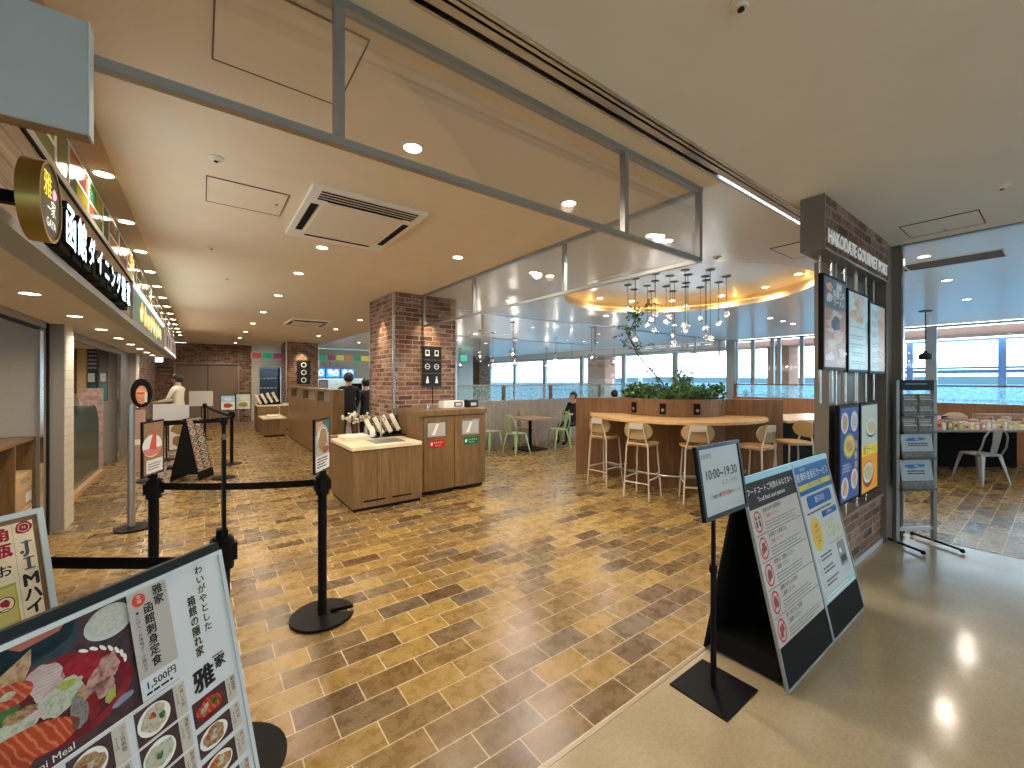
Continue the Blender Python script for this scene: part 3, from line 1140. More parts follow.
for r in range(3):
    bd.ring(.21, .15 + r * .27, .09, .03, WHITE, 1)
tag(bd.build('pictogram_sign'), 'dark grey guide sign with white marks on the far brick column', 'sign')

# trays, dispenser, vase, menus, tap on the low counter
t = thing('tray_pile', 'pile of cream serving trays on the low oak counter', 'trays', (1.66, 5.82, .79))
for i in range(5):
    z = i * .012
    MB().rbox((-.17 + .004 * (i % 2), -.15, z), (.17, .15 + .003 * (i % 3), z + .011), CREAM, .01).build('tray', t)
tag(MB().lathe([(.035, 0), (.038, .02), (.038, .1), (.02, .13), (.012, .16), (.001, .162)], WHITE, (1.93, 5.86, .79), 16).build('pump_dispenser', smooth=True), 'small white pump dispenser between the trays and the menu rack', 'dispenser')


def menu_rack(x, y, z, rz, label, n=4, s=1.0):
    t = thing('menu_rack', label, 'menu rack', (x, y, z), rz)
    b = MB()
    b.box((-.26 * s, -.09 * s, 0), (.26 * s, .09 * s, .012), BLACK)
    b.box((-.26 * s, .07 * s, 0), (.26 * s, .085 * s, .06 * s), BLACK)
    b.build('base', t)
    for i in range(n):
        q = MB()
        T = Matrix.Translation((-.2 * s + i * .125 * s, .01, .02 + i * .018 * s)) @ Matrix.Rotation(-.45, 4, 'Y') @ Matrix.Rotation(-.12, 4, 'X')
        q.rbox((-.032 * s, -.012 * s, 0), (.032 * s, .012 * s, .27 * s), CREAM, .006, T)
        q.box((.034 * s, -.03 * s, 0), (.040 * s, .03 * s, .2 * s), BLACK, T)
        q.build('menu_holder', t)
    return t


menu_rack(2.16, 5.88, .79, .1, 'black rack of four cream menu holders on the low oak counter')
t = thing('tap', 'tall curved chrome tap at the sink of the low counter', 'tap', (2.0, 5.72, .79))
MB().cyl((0, 0, 0), (0, 0, .02), .028, CHROME, 16).tube([(0, 0, .02), (0, 0, .22), (0, -.02, .27), (0, -.06, .30), (0, -.11, .29), (0, -.14, .25)], .011, CHROME, 10).build('spout', t, smooth=True)
MB().tube([(.02, 0, .06), (.07, 0, .1)], .007, CHROME, 8).build('lever', t, smooth=True)
t = thing('flower_vase', 'arrangement of cream dried flowers behind the low oak counter', 'flowers', (1.86, 6.45, 0))
b = MB().box((-.35, -.12, 0), (.4, .12, .78), W_DARK)
b.build('stand', t)
MB().lathe([(.04, .78), (.05, .82), (.035, .92), (.045, .95)], M('brown_glass', (.1, .04, .03), .2), n=16).build('vase', t, smooth=True)
b = MB()
rr = random.Random(3)
for i in range(46):
    a = rr.uniform(0, 6.28)
    r = rr.uniform(.0, .25)
    z = .95 + rr.uniform(.0, .16)
    p = (r * math.cos(a), r * .5 * math.sin(a), z)
    b.tube([(0, 0, .92), (p[0] * .5, p[1] * .5, (z + .94) / 2), p], .002, M('dry_stem', (.45, .4, .28), .8), 4)
    b.ball(p, rr.uniform(.012, .028), M('cream_petals', (.72, .68, .55), .8, var=.2, scale=40), 6, 4)
b.build('blossoms', t)

# slatted oak partition behind, with three openings
t = thing('oak_partition', 'long oak booth partition with three square openings along its top', 'partition', (1.95, 8.14, 0))
b = MB()
b.box((0, 0, .03), (.2, 4.9, 1.16), W_OAK)
b.box((0, 0, 1.37), (.2, 4.9, 1.42), W_OAK)
for a_, c_ in ((0, .26), (1.31, 1.56), (2.91, 3.21), (4.46, 4.9)):
    b.box((0, a_, 1.16), (.2, c_, 1.37), W_OAK)
b.box((.02, .02, 0), (.18, 4.88, .03), BLACKM)
b.build('panel', t)
for a_, c_ in ((.26, 1.31), (1.56, 2.91), (3.21, 4.46)):
    MB().box((.13, a_, 1.16), (.136, c_, 1.37), M('pale_grey_backing', (.42, .40, .39), .5)).build('back_panel', t)

# middle service counters at the rear
def service_counter(x0, y0, x1, y1, h, label, mat=W_OAK):
    t = thing('service_counter', label, 'counter', ((x0 + x1) / 2, (y0 + y1) / 2, 0))
    hx, hy = (x1 - x0) / 2, (y1 - y0) / 2
    MB().box((-hx, -hy, .04), (hx, hy, h - .04), mat).box((-hx + .03, -hy + .03, 0), (hx - .03, hy - .03, .04), BLACKM).build('body', t)
    MB().rbox((-hx - .02, -hy - .02, h - .04), (hx + .02, hy + .02, h), W_TOP, .005).build('counter_top', t)
    return t


service_counter(1.38, 13.4, 1.94, 14.5, .53, 'small low oak counter near the far brick column')
service_counter(1.38, 14.9, 2.3, 15.9, .82, 'higher oak counter with menus just before the far brick column')
menu_rack(1.75, 15.2, .82, .1, 'rack of cream menu holders on the far oak counter', 4, 1.25)
tag(MB().rbox((1.5, 13.6, .53), (1.85, 14.0, .59), CREAM, .01).build('serving_tray'), 'cream tray lying on the small low far counter', 'tray')
tag(MB().cyl((1.88, 14.2, .53), (1.88, 14.2, .55), .03, CHROME).tube([(1.88, 14.2, .55), (1.88, 14.2, .75), (1.85, 14.12, .84), (1.80, 14.0, .80)], .015, CHROME, 8).build('tap', smooth=True), 'chrome tap on the small low far counter', 'tap')
# rear kitchen
t = thing('kitchen_shelving', 'dark shelving with crockery in the kitchen opening beside the far column', 'shelving', (2.25, 20.1, 0))
b = MB()
for z in (.0, .8, 1.2, 1.6, 2.0):
    b.box((-.35, -.2, z), (.4, .2, z + .03), DARKW)
for x in (-.35, .37):
    b.box((x, -.2, 0), (x + .03, .2, 2.1), BLACK)
b.build('frame', t)
b = MB()
for z in (.83, 1.23, 1.63):
    for k in range(5):
        b.lathe([(.04, 0), (.055, .07)], GREYP, (-.27 + k * .13, 0, z), 8)
b.build('crockery', t)
# flag band of coloured glass at the rear
for nm, x0, x1, y in (('coloured glass strip above the rear kitchen opening', 1.57, 2.6, 19.15), ('coloured glass strip above the blue menu screens', 3.62, 9.4, 19.1)):
    t = thing('coloured_glass_strip', nm, 'glass panel', (x0, y, 2.46 if x0 < 2 else 2.46))
    fr = MB()
    fr.box((0, 0, -.015), (x1 - x0, .04, 0), WHITE)
    fr.box((0, 0, .22), (x1 - x0, .04, .24), WHITE)
    x, k = 0, 0
    while x < x1 - x0 - .05:
        w = .36
        fr.box((x - .02, -.004, 0), (x + .02, .04, .22), WHITE)
        MB().box((x + .02, 0, 0), (min(x + w - .02, x1 - x0), .03, .22), [M('lit_red', (.45, .09, .05), .3, emit=.3), M('lit_green', (.01, .3, .13), .3, emit=.4), M('lit_maroon', (.25, .05, .12), .3, emit=.3), M('lit_lime', (.5, .55, .08), .3, emit=.4), M('lit_orange', (.6, .2, .08), .3, emit=.3), M('lit_green', (.01, .3, .13)), M('lit_yellow', (.7, .55, .03), .3, emit=.4)][k % 7]).build('pane', t)
        x += w
        k += 1
    fr.build('frame', t)
# blue menu screens
for i in range(3):
    x0 = 3.75 + i * .62
    t = thing('menu_screen', 'lit blue menu screen above the rear kitchen counter, %s from the brick column' % ORD[i], 'screen', (x0, 19.45, 1.7))
    MB().box((0, 0, 0), (.60, .04, .42), BLACK).build('bezel', t)
    bd = Board((x0 + .015, 19.448, 1.715), (1, 0, 0), (0, 0, 1), .002)
    bd.slab(0, 0, .57, .39, .002, M('blue_screen', (.06, .28, .75), .3, emit=1.2), 1)
    bd.blob(.17, .25, .12, .09, M('white_screen', (.8, .9, 1), .3, emit=1.1), 2)
    bd.blob(.40, .20, .11, .13, MATS['white_screen'], 2)
    bd.blob(.40, .20, .06, .08, M('violet_screen', (.45, .3, .8), .3, emit=1), 3)
    bd.blob(.2, .1, .13, .05, M('cyan_screen', (.2, .6, .9), .3, emit=1), 2)
    o = bd.build('display', t)
    o.location = (-x0, -19.45, -1.7)
# brown wall letters
bd = Board((3.9, 19.49, 2.28), (1, 0, 0), (0, 0, 1), .002)
for k, ch in enumerate('ひょうたん'[:4]):
    bd.text(['ト', 'リ', 'ト', 'ン'][k], .1 + k * .28, 0, .24, M('brown_sign_ink', (.16, .1, .06), .6), 1)
tag(bd.build('wall_lettering'), 'brown characters on the white wall above the menu screens', 'sign')
t = service_counter(3.7, 18.2, 8.4, 18.8, 1.05, 'long kitchen serving counter below the blue menu screens', W_GREY)
tag(MB().box((5.0, 18.4, 1.06), (5.6, 18.7, 1.45), BLACK).build('cash_register'), 'black monitor standing on the long kitchen serving counter', 'monitor')
tag(MB().box((3.85, 18.4, 1.06), (4.2, 18.45, 1.6), BLACK).box((3.88, 18.395, 1.1), (4.17, 18.4, 1.56), GREYP).build('menu_board'), 'upright white menu board in black frame on the long kitchen counter', 'menu board')

# green exit sign
t = thing('exit_sign', 'small green exit sign hanging from the ceiling behind the near brick column', 'exit sign', (10.3, 18.0, 2.55))
MB().box((-.02, 0, 0), (.35, .05, .3), WHITE).cyl((.165, .025, .3), (.165, .025, .42), .01, METAL).build('housing', t)
bd = Board((10.3, 17.995, 2.57), (1, 0, 0), (0, 0, 1), .002)
bd.slab(0, 0, .33, .26, .002, M('exit_green', (0, .55, .25), .4, emit=1.2), 1)
bd.rect(.2, .05, .28, .2, WHITE, 2)
bd.blob(.1, .13, .05, .08, WHITE, 2)
bd.build('face', t).location = (-10.3, -18.0, -2.55)

# ------------------------------------------------------------------ ceiling cassettes, detectors
def cassette(x0, y0, x1, y1, label):
    cx, cy = (x0 + x1) / 2, (y0 + y1) / 2
    t = thing('air_conditioner', label, 'air conditioner', (cx, cy, CZ - .001))
    hx, hy = (x1 - x0) / 2, (y1 - y0) / 2
    b = MB()
    b.prism([(-hx, -hy), (hx, -hy), (hx, hy), (-hx, hy)], -.03, 0, M('cassette_cream', (.88, .84, .74), .5))
    b.build('housing', t)
    MB().box((-hx * .72, -hy * .62, -.036), (hx * .72, hy * .72, -.03), M('cassette_panel', (.8, .72, .58), .6)).build('face_panel', t)
    q = MB()
    for k in range(4):
        q.box((-hx * .85, -hy * .95 + k * .045, -.034), (hx * .85, -hy * .95 + k * .045 + .02, -.031), BLACKM)
    q.build('grille', t)
    q = MB()
    q.box((-hx * .9, -hy * .5, -.034), (-hx * .78, hy * .62, -.0305), BLACKM)
    q.box((hx * .78, -hy * .5, -.034), (hx * .9, hy * .62, -.0305), BLACKM)
    q.box((-hx * .68, hy * .78, -.034), (hx * .68, hy * .83, -.0305), BLACKM)
    q.box((-hx * .68, -hy * .70, -.034), (hx * .68, -hy * .66, -.0305), BLACKM)
    q.build('air_slot', t)


cassette(.61, 3.08, 1.46, 4.24, 'large square ceiling air conditioner with slotted edges above the aisle')
cassette(1.57, 10.1, 2.4, 11.35, 'second ceiling air conditioner farther down the aisle')
for i, (x, y, lb) in enumerate([(.07, 3.1, 'between the two access panels'), (1.55, .70, 'above the corridor'), (4.47, .27, 'in the corridor beyond the gate header'), (4.53, 2.3, 'in front of the round recess'), (4.21, 4.9, 'left of the round recess'), (.27, 6.64, 'farther down the aisle'), (.08, 5.2, 'behind the large air conditioner')]):
    z = CZ
    t = thing('smoke_detector', 'small round ceiling detector ' + lb, 'detector', (x, y, z))
    MB().lathe([(.04, 0), (.042, -.006), (.024, -.010), (.02, -.018), (.001, -.019)], CREAM, n=20).build('cover', t, smooth=True)
    MB().lathe([(.011, -.018), (.012, -.024), (.001, -.025)], DARKW, n=12).build('sensor', t, smooth=True)
# slot diffusers beyond the gate
for x0, lb in ((6.45, 'nearer'),):
    t = thing('slot_diffuser', 'long bronze linear air diffuser in the pale ceiling beyond the gate', 'diffuser', (x0 + .15, .4, CZ))
    MB().box((0, 0, -.005), (.40, 1.6, 0), M('bronze_slot', (.13, .09, .055), .6)).build('slot', t)
    MB().box((-.012, -.012, -.007), (.0, 1.61, 0), WHITE).box((.4, -.012, -.007), (.412, 1.61, 0), WHITE).box((-.012, -.012, -.007), (.412, 0, 0), WHITE).box((-.0, .75, -.007), (.4, .765, -.004), WHITE).build('frame', t)

# ------------------------------------------------------------------ round bar with planter
t = thing('bar_island', 'walnut island wall with round planter and curved light-oak bar under the recess', 'bar counter', (6.1, 3.82, 0), 0)
ax = Vector((.609, -.793, 0))
nn = Vector((-.793, -.609, 0))
A, B_ = Vector((5.16 - 6.1, 5.05 - 3.82, 0)), Vector((7.05 - 6.1, 2.59 - 3.82, 0))


def obox(bm, p, q, th, z0, z1, mat):
    d = (q - p).normalized()
    n_ = Vector((-d.y, d.x, 0)) * th / 2
    bm.prism([(p - n_)[:2], (q - n_)[:2], (q + n_)[:2], (p + n_)[:2]], z0, z1, mat)


b = MB()
obox(b, A, B_, .1, 0, 1.3, W_DARK)
b.build('divider_wall', t)
pc = Vector((6.25 - 6.1, 3.93 - 3.82, 0))
b = MB()
ringwallpts = [(pc.x + .8 * math.cos(2 * PI * i / 48), pc.y + .8 * math.sin(2 * PI * i / 48)) for i in range(48)]
n = 48
vs = [(x, y, 0) for x, y in ringwallpts] + [(x, y, 1.31) for x, y in ringwallpts] + [(pc.x + (x - pc.x) * .94, pc.y + (y - pc.y) * .94, 1.31) for x, y in ringwallpts] + [(pc.x + (x - pc.x) * .94, pc.y + (y - pc.y) * .94, 1.2) for x, y in ringwallpts]
fs = []
for i in range(n):
    j = (i + 1) % n
    for k in range(3):
        fs.append((k * n + i, k * n + j, (k + 1) * n + j, (k + 1) * n + i))
b.add(vs, fs, W_DARK)
b.add([(x, y, 1.2) for x, y in [(pc.x + (x - pc.x) * .94, pc.y + (y - pc.y) * .94) for x, y in ringwallpts]], [tuple(range(n))], BARK)
b.build('planter_wall', t)
# curved bar
bc = Vector((6.03 - 6.1, 3.77 - 3.82, 0))
b = MB()
t0 = math.atan2(A.y - bc.y, A.x - bc.x)
t1 = math.atan2(B_.y - bc.y, B_.x - bc.x) + 2 * PI
pts_o = []
for i in range(41):
    a = t0 + .02 + (t1 - t0 - .04) * i / 40
    pts_o.append((bc.x + 1.3 * math.cos(a), bc.y + 1.3 * math.sin(a)))
pts_i = [(x * .15, y * .15) for x, y in pts_o]
vs, fs = [], []
for z in (1.015, 1.05):
    vs += [(x, y, z) for x, y in pts_o] + [(x, y, z) for x, y in pts_i]
m_ = 41
for i in range(40):
    fs += [(2 * m_ + i, 2 * m_ + i + 1, 3 * m_ + i + 1, 3 * m_ + i), (i + 1, i, m_ + i, m_ + i + 1), (i, i + 1, 2 * m_ + i + 1, 2 * m_ + i)]
fs += [(0, 2 * m_, 3 * m_, m_), (m_ - 1, 2 * m_ - 1, 4 * m_ - 1, 3 * m_ - 1)]
b.add(vs, fs, W_OAKL)
b.build('bar_top', t)
b = MB()
rail = []
for i in range(33):
    a = t0 + .35 + (t1 - t0 - .7) * i / 32
    rail.append((bc.x + 1.02 * math.cos(a), bc.y + 1.02 * math.sin(a), .28))
b.tube(rail, .014, METAL, 8)
for i in range(2, 33, 5):
    x, y, z = rail[i]
    d = Vector((pc.x - x, pc.y - y, 0)).normalized() * .28
    b.tube([(x, y, z), (x + d.x, y + d.y, z)], .012, METAL, 6)
b.build('foot_rail', t, smooth=True)
for i, a in enumerate((2.95, 3.55, 4.15)):
    x, y = pc.x + .806 * math.cos(a), pc.y + .806 * math.sin(a)
    T = Matrix.Translation((x, y, 1.17)) @ Matrix.Rotation(a, 4, 'Z')
    MB().box((-.01, -.045, -.08), (.012, .045, .08), BLACK, T).box((.012, -.02, -.04), (.016, .02, 0), METAL, T).build('socket_box', t)
# second bar behind the divider
t2 = thing('bar_table', 'light-oak bar table partly hidden behind the gate post', 'table', (7.75, 2.75, 0))
b = MB()
b.prism([(-.75, -.25), (.9, -.75), (1.2, .1), (-.3, .55)], .955, .99, W_OAKL)
b.build('table_top', t2)
MB().prism([(-.4, 0), (.7, -.35), (.9, .1), (-.2, .4)], 0, .955, BLACKM).build('pedestal', t2)

# planting
pl = thing('planter_shrubs', 'low green shrubs filling the round planter of the bar', 'plants', (6.25, 3.93, 1.2))
rr = random.Random(11)


def leafq(bm, p, s, mat, r=rr, up=.2):
    d = Vector((r.uniform(-1, 1), r.uniform(-1, 1), r.uniform(-up, 1))).normalized()
    w = d.cross(Vector((r.uniform(-1, 1), r.uniform(-1, 1), r.uniform(-1, 1)))).normalized() * s * .32
    p = Vector(p)
    bm.add([p, p + d * s * .5 + w, p + d * s, p + d * s * .5 - w], [(0, 1, 2, 3)], mat)


b = MB()
for i in range(2600):
    a = rr.uniform(0, 2 * PI)
    r = .78 * math.sqrt(rr.random())
    if rr.random() < .25:
        r = rr.uniform(.6, .78)
    z = rr.uniform(.1, .26) + .06 * math.sin(a * 5)
    leafq(b, (r * math.cos(a), r * math.sin(a), z), rr.uniform(.04, .09), LEAF if rr.random() < .75 else LEAF2)
b.build('foliage', pl)['kind'] = 'stuff'
b = MB()
for i in range(60):
    a = rr.uniform(0, 2 * PI)
    d = Vector((math.cos(a) * rr.uniform(.1, .6), math.sin(a) * rr.uniform(.1, .6), 1)).normalized() * rr.uniform(.3, .62)
    p = Vector((.15 + rr.uniform(-.1, .1), -.1 + rr.uniform(-.1, .1), .1))
    w = Vector((-d.y, d.x, 0)).normalized() * .008
    b.add([p - w, p + w, p + d], [(0, 1, 2)], LEAF2)
    for k in range(5):
        leafq(b, p + d * (.3 + .14 * k), .06, LEAF2)
b.build('spiky_shoots', pl)
tp = thing('slanting_branch_plant', 'thin leafy branch leaning up from the planter towards the glass globes', 'plant', (6.2, 3.9, 1.2))
b = MB()
Rv = Vector((math.cos(YAW), -math.sin(YAW), 0))
stem = [Vector((0, 0, 0)), Rv * -.15 + Vector((0, 0, .35)), Rv * -.55 + Vector((0, 0, .8)), Rv * -.72 + Vector((0, 0, 1.15)), Rv * -.6 + Vector((0, 0, 1.4)), Rv * -.38 + Vector((0, 0, 1.68))]
b.tube(stem, [.017, .014, .012, .010, .007, .005], BARK, 6)
twigs = []
for i in range(44):
    k = rr.uniform(.9, 4.95)
    p = stem[int(k)].lerp(stem[int(k) + 1], k % 1)
    d = Vector((rr.uniform(-1, 1), rr.uniform(-1, 1), rr.uniform(-.4, .7))).normalized() * rr.uniform(.14, .38)
    b.tube([p, p + d * .5 + Vector((0, 0, .02)), p + d], .003, BARK, 4)
    twigs.append((p, d))
b.build('stem', tp)
b = MB()
for p, d in twigs:
    for k in range(12):
        leafq(b, p + d * (.25 + .07 * k), rr.uniform(.03, .052), LEAF if rr.random() < .6 else LEAF2, up=1)
for k in range(70):
    leafq(b, stem[4] + Vector((rr.gauss(0, .05), rr.gauss(0, .05), rr.gauss(.05, .07))), .065, LEAF, up=1)
b.build('leaves', tp)

# ------------------------------------------------------------------ bar stools
def make_stool():
    t = thing('bar_stool', 'x', 'bar stool')
    # faces +x ; back at -x
    h = .73
    b = MB()
    pts = []
    for i in range(20):
        a = 2 * PI * i / 20
        c_, s2 = math.cos(a), math.sin(a)
        pts.append((.19 * abs(c_) ** .6 * (1 if c_ > 0 else -1) + .0, .20 * abs(s2) ** .6 * (1 if s2 > 0 else -1)))
    b.prism(pts, h, h + .022, W_OAKL)
    b.build('seat', t, bevel=.006)
    for sy in (1, -1):
        MB().tube([(.15, sy * .14, h), (.2, sy * .18, 0)], .0115, STOOLW, 8).build('leg', t, smooth=True)
        MB().tube([(-.2, sy * .18, 0), (-.165, sy * .15, h - .02), (-.17, sy * .12, h + .08), (-.2, sy * .085, 1.02)], .0115, STOOLW, 8).build('leg', t, smooth=True)
    b = MB()
    zf = .27
    q = [(.185, .165), (-.19, .17), (-.19, -.17), (.185, -.165)]
    for i in range(4):
        p0, p1 = q[i], q[(i + 1) % 4]
        zz = zf if i % 2 == 0 else (zf - .05 if i == 1 else zf + .02)
        b.tube([(*p0, zz), (*p1, zz)], .009, STOOLW, 6)
    b.build('foot_ring', t, smooth=True)
    MB().tube([(.15, .14, h - .015), (-.16, .14, h - .015), (-.16, -.14, h - .015), (.15, -.14, h - .015)], .01, STOOLW, 6, closed=True).build('seat_frame', t, smooth=True)
    b = MB()
    b.box((-.212, -.088, .94), (-.196, .088, 1.02), STOOLW)
    b.build('back_bracket', t)
    b = MB()
    vs, fs = [], []
    N = 16
    for k in range(2):
        for i in range(N + 1):
            u = -1 + 2 * i / N
            hh = .082 * (1 - abs(u) ** 4) ** .5 if abs(u) < 1 else .0
            x = -.185 + .05 * (u * u) - k * -.012
            for z in (-1, 1):
                vs.append((x, u * .2, .915 + z * max(hh * 1.35, .02)))
    M_ = (N + 1) * 2
    for i in range(N):
        a = 2 * i
        fs += [(a, a + 1, a + 3, a + 2), (M_ + a, M_ + a + 2, M_ + a + 3, M_ + a + 1), (a + 1, M_ + a + 1, M_ + a + 3, a + 3), (a, a + 2, M_ + a + 2, M_ + a)]
    fs += [(0, M_, M_ + 1, 1), (M_ - 2, M_ - 1, 2 * M_ - 1, 2 * M_ - 2)]
    b.add(vs, fs, M('olive_tan_ply', (.42, .29, .13), .4))
    b.build('backrest', t, smooth=True)
    return t


ST = make_stool()
stools = [(5.0, 4.28, .05, 'bar stool at the end of the bar nearest the green chairs'), (4.86, 3.5, .2, 'second bar stool along the curved bar, next to the end one'),
          (5.22, 2.93, .68, 'middle bar stool, right behind the opening-hours sign'), (5.80, 2.44, 1.45, 'bar stool at the gate end of the curved bar, back turned to the gate'),
          (6.63, 2.29, 2.5, 'bar stool standing beyond the divider end, partly behind the gate post')]
for i, (x, y, a, lb) in enumerate(stools):
    o = ST if i == 0 else copy_tree(ST)
    o.location = (x, y, 0)
    o.rotation_euler = (0, 0, a)
    tag(o, lb, 'bar stool', 'bar stools')

# ------------------------------------------------------------------ glass globe pendants
def pendant_proto():
    t = thing('globe_pendant', 'x', 'pendant lamp')
    return t


CRZ = CZ + .2
pend = [((570, 255), 427), ((615, 288), 648), ((625, 208), 655), ((712, 260), 545), ((742, 300), 505), ((768, 225), 590), ((770, 172), 470), ((850, 265), 522), ((878, 188), 487), ((910, 230), 680), ((898, 300), 625)]
pend = [((550 + a / 7.314, 250 + c / 7.314), 250 + d / 7.314) for (a, c), d in pend]
pend += [((680 + a / 7.314, 250 + c / 7.314), 250 + d / 7.314) for (a, c), d in [((38, 145), 550), ((58, 180), 555), ((45, 240), 410), ((38, 268), 590), ((148, 272), 500), ((185, 192), 572), ((192, 220), 640), ((222, 143), 645), ((283, 235), 535), ((340, 192), 468)]]


def ray(px, py):
    a, b_ = (px - 512) / FPX, (380 - py) / FPX
    return Vector((math.sin(YAW) + math.cos(YAW) * a, math.cos(YAW) - math.sin(YAW) * a, b_))


for i, ((px, py), pb) in enumerate(pend):
    d = ray(px, py)
    tt = (CRZ - 1.6) / d.z
    x, y = d.x * tt, d.y * tt
    z = 1.6 + (380 - pb) / FPX * tt
    t = thing('globe_pendant', 'small clear glass globe pendant in the cluster over the bar, %s from the green-chair side' % (ORD[i] if i < 20 else 'last'), 'pendant lamp', (x, y, CRZ), 0, 'globe pendants over the bar')
    MB().lathe([(.001, 0), (.062, -.0), (.062, -.012), (.02, -.022), (.001, -.022)], M('dark_canopy', (.07, .09, .1), .35, .5), n=18).build('canopy', t, smooth=True)
    MB().cyl((0, 0, -.02), (0, 0, z - CRZ + .06), .0035, BLACK, 6).cyl((0, 0, z - CRZ + .035), (0, 0, z - CRZ + .075), .014, METAL, 10).build('cord', t)
    MB().ball((0, 0, z - CRZ), .056, BGLASS, 16, 10).build('globe', t, smooth='all')
    g_ = MB()
    q = random.Random(i)
    g_.ball((0, 0, z - CRZ + .005), .014, M('copper_filament', (.6, .25, .1), .3, emit=.4), 8, 6)
    for k in range(9):
        v = Vector((q.gauss(0, 1), q.gauss(0, 1), q.gauss(0, 1))).normalized() * .038
        g_.ball((v.x, v.y, v.z + z - CRZ), .011, M('sparkle_beads', (.9, .86, .82), .1, .1, emit=.35), 6, 4)  # glowing beads stand in for sparkle in the glass
    g_.build('filament', t)

# larger globes farther away
far = [(480, 356.6, 4.7, 'nearest the brick column'), (513, 354.5, 5.5, 'the largest, left of the ring canopy'), (493, 364.7, 4.5, 'low, between two windows'), (515, 363, 4, 'just below the largest one'), (546.7, 365.4, 3, 'on a long cord'), (555.8, 360, 4, 'beside the long-corded one'), (571.9, 364, 3.5, 'small, third window'), (591.8, 357.7, 5, 'high, left of the terracotta pier'), (614, 362, 4, 'in front of the terracotta pier'), (460, 365.4, 3, 'just beside the exit sign')]
for px, py, r, lb in far:
    dep = .13 * FPX / r
    d = ray(px, py)
    p = Vector((0, 0, 1.6)) + d * dep
    t = thing('large_globe_pendant', 'large clear glass globe lamp before the far windows, ' + lb, 'pendant lamp', (p.x, p.y, CZ + .02), 0, 'large glass globes')
    dz = p.z - CZ - .02
    MB().lathe([(.001, 0), (.07, 0), (.07, -.015), (.001, -.02)], DARKW, n=14).build('canopy', t)
    MB().cyl((0, 0, 0), (0, 0, dz + .12), .006, BLACK, 6).cyl((0, 0, dz + .09), (0, 0, dz + .15), .025, WHITE, 10).build('cord', t)
    MB().ball((0, 0, dz), .13, BGLASS, 18, 12).build('globe', t, smooth='all')
for x, y, zz, lb in ((11.3, 1.65, 2.05, 'dark pendant lamp before the windows beyond the gate'), (10.2, 2.6, 1.95, 'dark pendant lamp close to the rack top beyond the gate')):
    t = thing('spot_pendant', lb, 'pendant lamp', (x, y, CZ))
    MB().lathe([(.001, 0), (.1, 0), (.1, -.02), (.001, -.022)], DARKW, n=14).build('canopy', t)
    MB().cyl((0, 0, 0), (0, 0, zz - CZ + .1), .008, BLACK, 6).build('cord', t)
    MB().lathe([(.02, .12), (.04, .08), (.1, .05), (.1, -.05), (.001, -.05)], DARKW, (0, 0, zz - CZ), 16).build('shade', t, smooth=True)

# ------------------------------------------------------------------ green metal chairs and table
def make_chair(mat, name, nm_label):
    t = thing(name, nm_label, 'chair')
    h = .45
    b = MB()
    pts = []
    for i in range(24):
        a = 2 * PI * i / 24
        c_, s2 = math.cos(a), math.sin(a)
        pts.append((.18 * abs(c_) ** .45 * (1 if c_ > 0 else -1), .18 * abs(s2) ** .45 * (1 if s2 > 0 else -1)))
    b.prism(pts, h - .03, h, mat)
    b.build('seat', t, bevel=.008)
    for sx in (1, -1):
        for sy in (1, -1):
            b = MB()
            top = Vector((sx * .15, sy * .15, h - .01))
            bot = Vector((sx * .22, sy * .215, 0))
            vs = []
            for p, w in ((top, .055), (top.lerp(bot, .45), .034), (bot, .014)):
                vs += [p + Vector((sx * .01, sy * .01, 0)), p + Vector((-sx * w, sy * .01, 0)), p + Vector((-sx * w * .8, -sy * w * .1, 0)), p + Vector((0, 0, 0)), p + Vector((-sx * w * .1, -sy * w * .8, 0)), p + Vector((sx * .01, -sy * w, 0))]
            fs = []
            for k in range(2):
                for i in range(6):
                    j = (i + 1) % 6
                    fs.append((k * 6 + i, k * 6 + j, k * 6 + 6 + j, k * 6 + 6 + i))
            fs += [(0, 5, 4, 3, 2, 1), (12, 13, 14, 15, 16, 17)]
            b.add(vs, fs, mat)
            b.build('leg', t)
    b = MB()
    b.tube([(-.12, .19, h - .02), (-.19, .19, h + .12), (-.22, .175, h + .28), (-.235, .12, h + .375), (-.24, 0, h + .40), (-.235, -.12, h + .375), (-.22, -.175, h + .28), (-.19, -.19, h + .12), (-.12, -.19, h - .02)], .012, mat, 8)
    b.build('back_frame', t, smooth=True)
    b = MB()
    b.add([(-.17, -.05, h), (-.17, .05, h), (-.215, .055, h + .2), (-.24, .07, h + .395), (-.24, -.07, h + .395), (-.215, -.055, h + .2)] + [(-.178, -.05, h), (-.178, .05, h), (-.223, .055, h + .2), (-.248, .07, h + .395), (-.248, -.07, h + .395), (-.223, -.055, h + .2)],
          [(0, 1, 2, 5), (5, 2, 3, 4), (7, 6, 11, 8), (8, 11, 10, 9), (0, 5, 11, 6), (5, 4, 10, 11), (1, 7, 8, 2), (2, 8, 9, 3), (4, 3, 9, 10)], mat)
    b.build('back_splat', t)
    return t


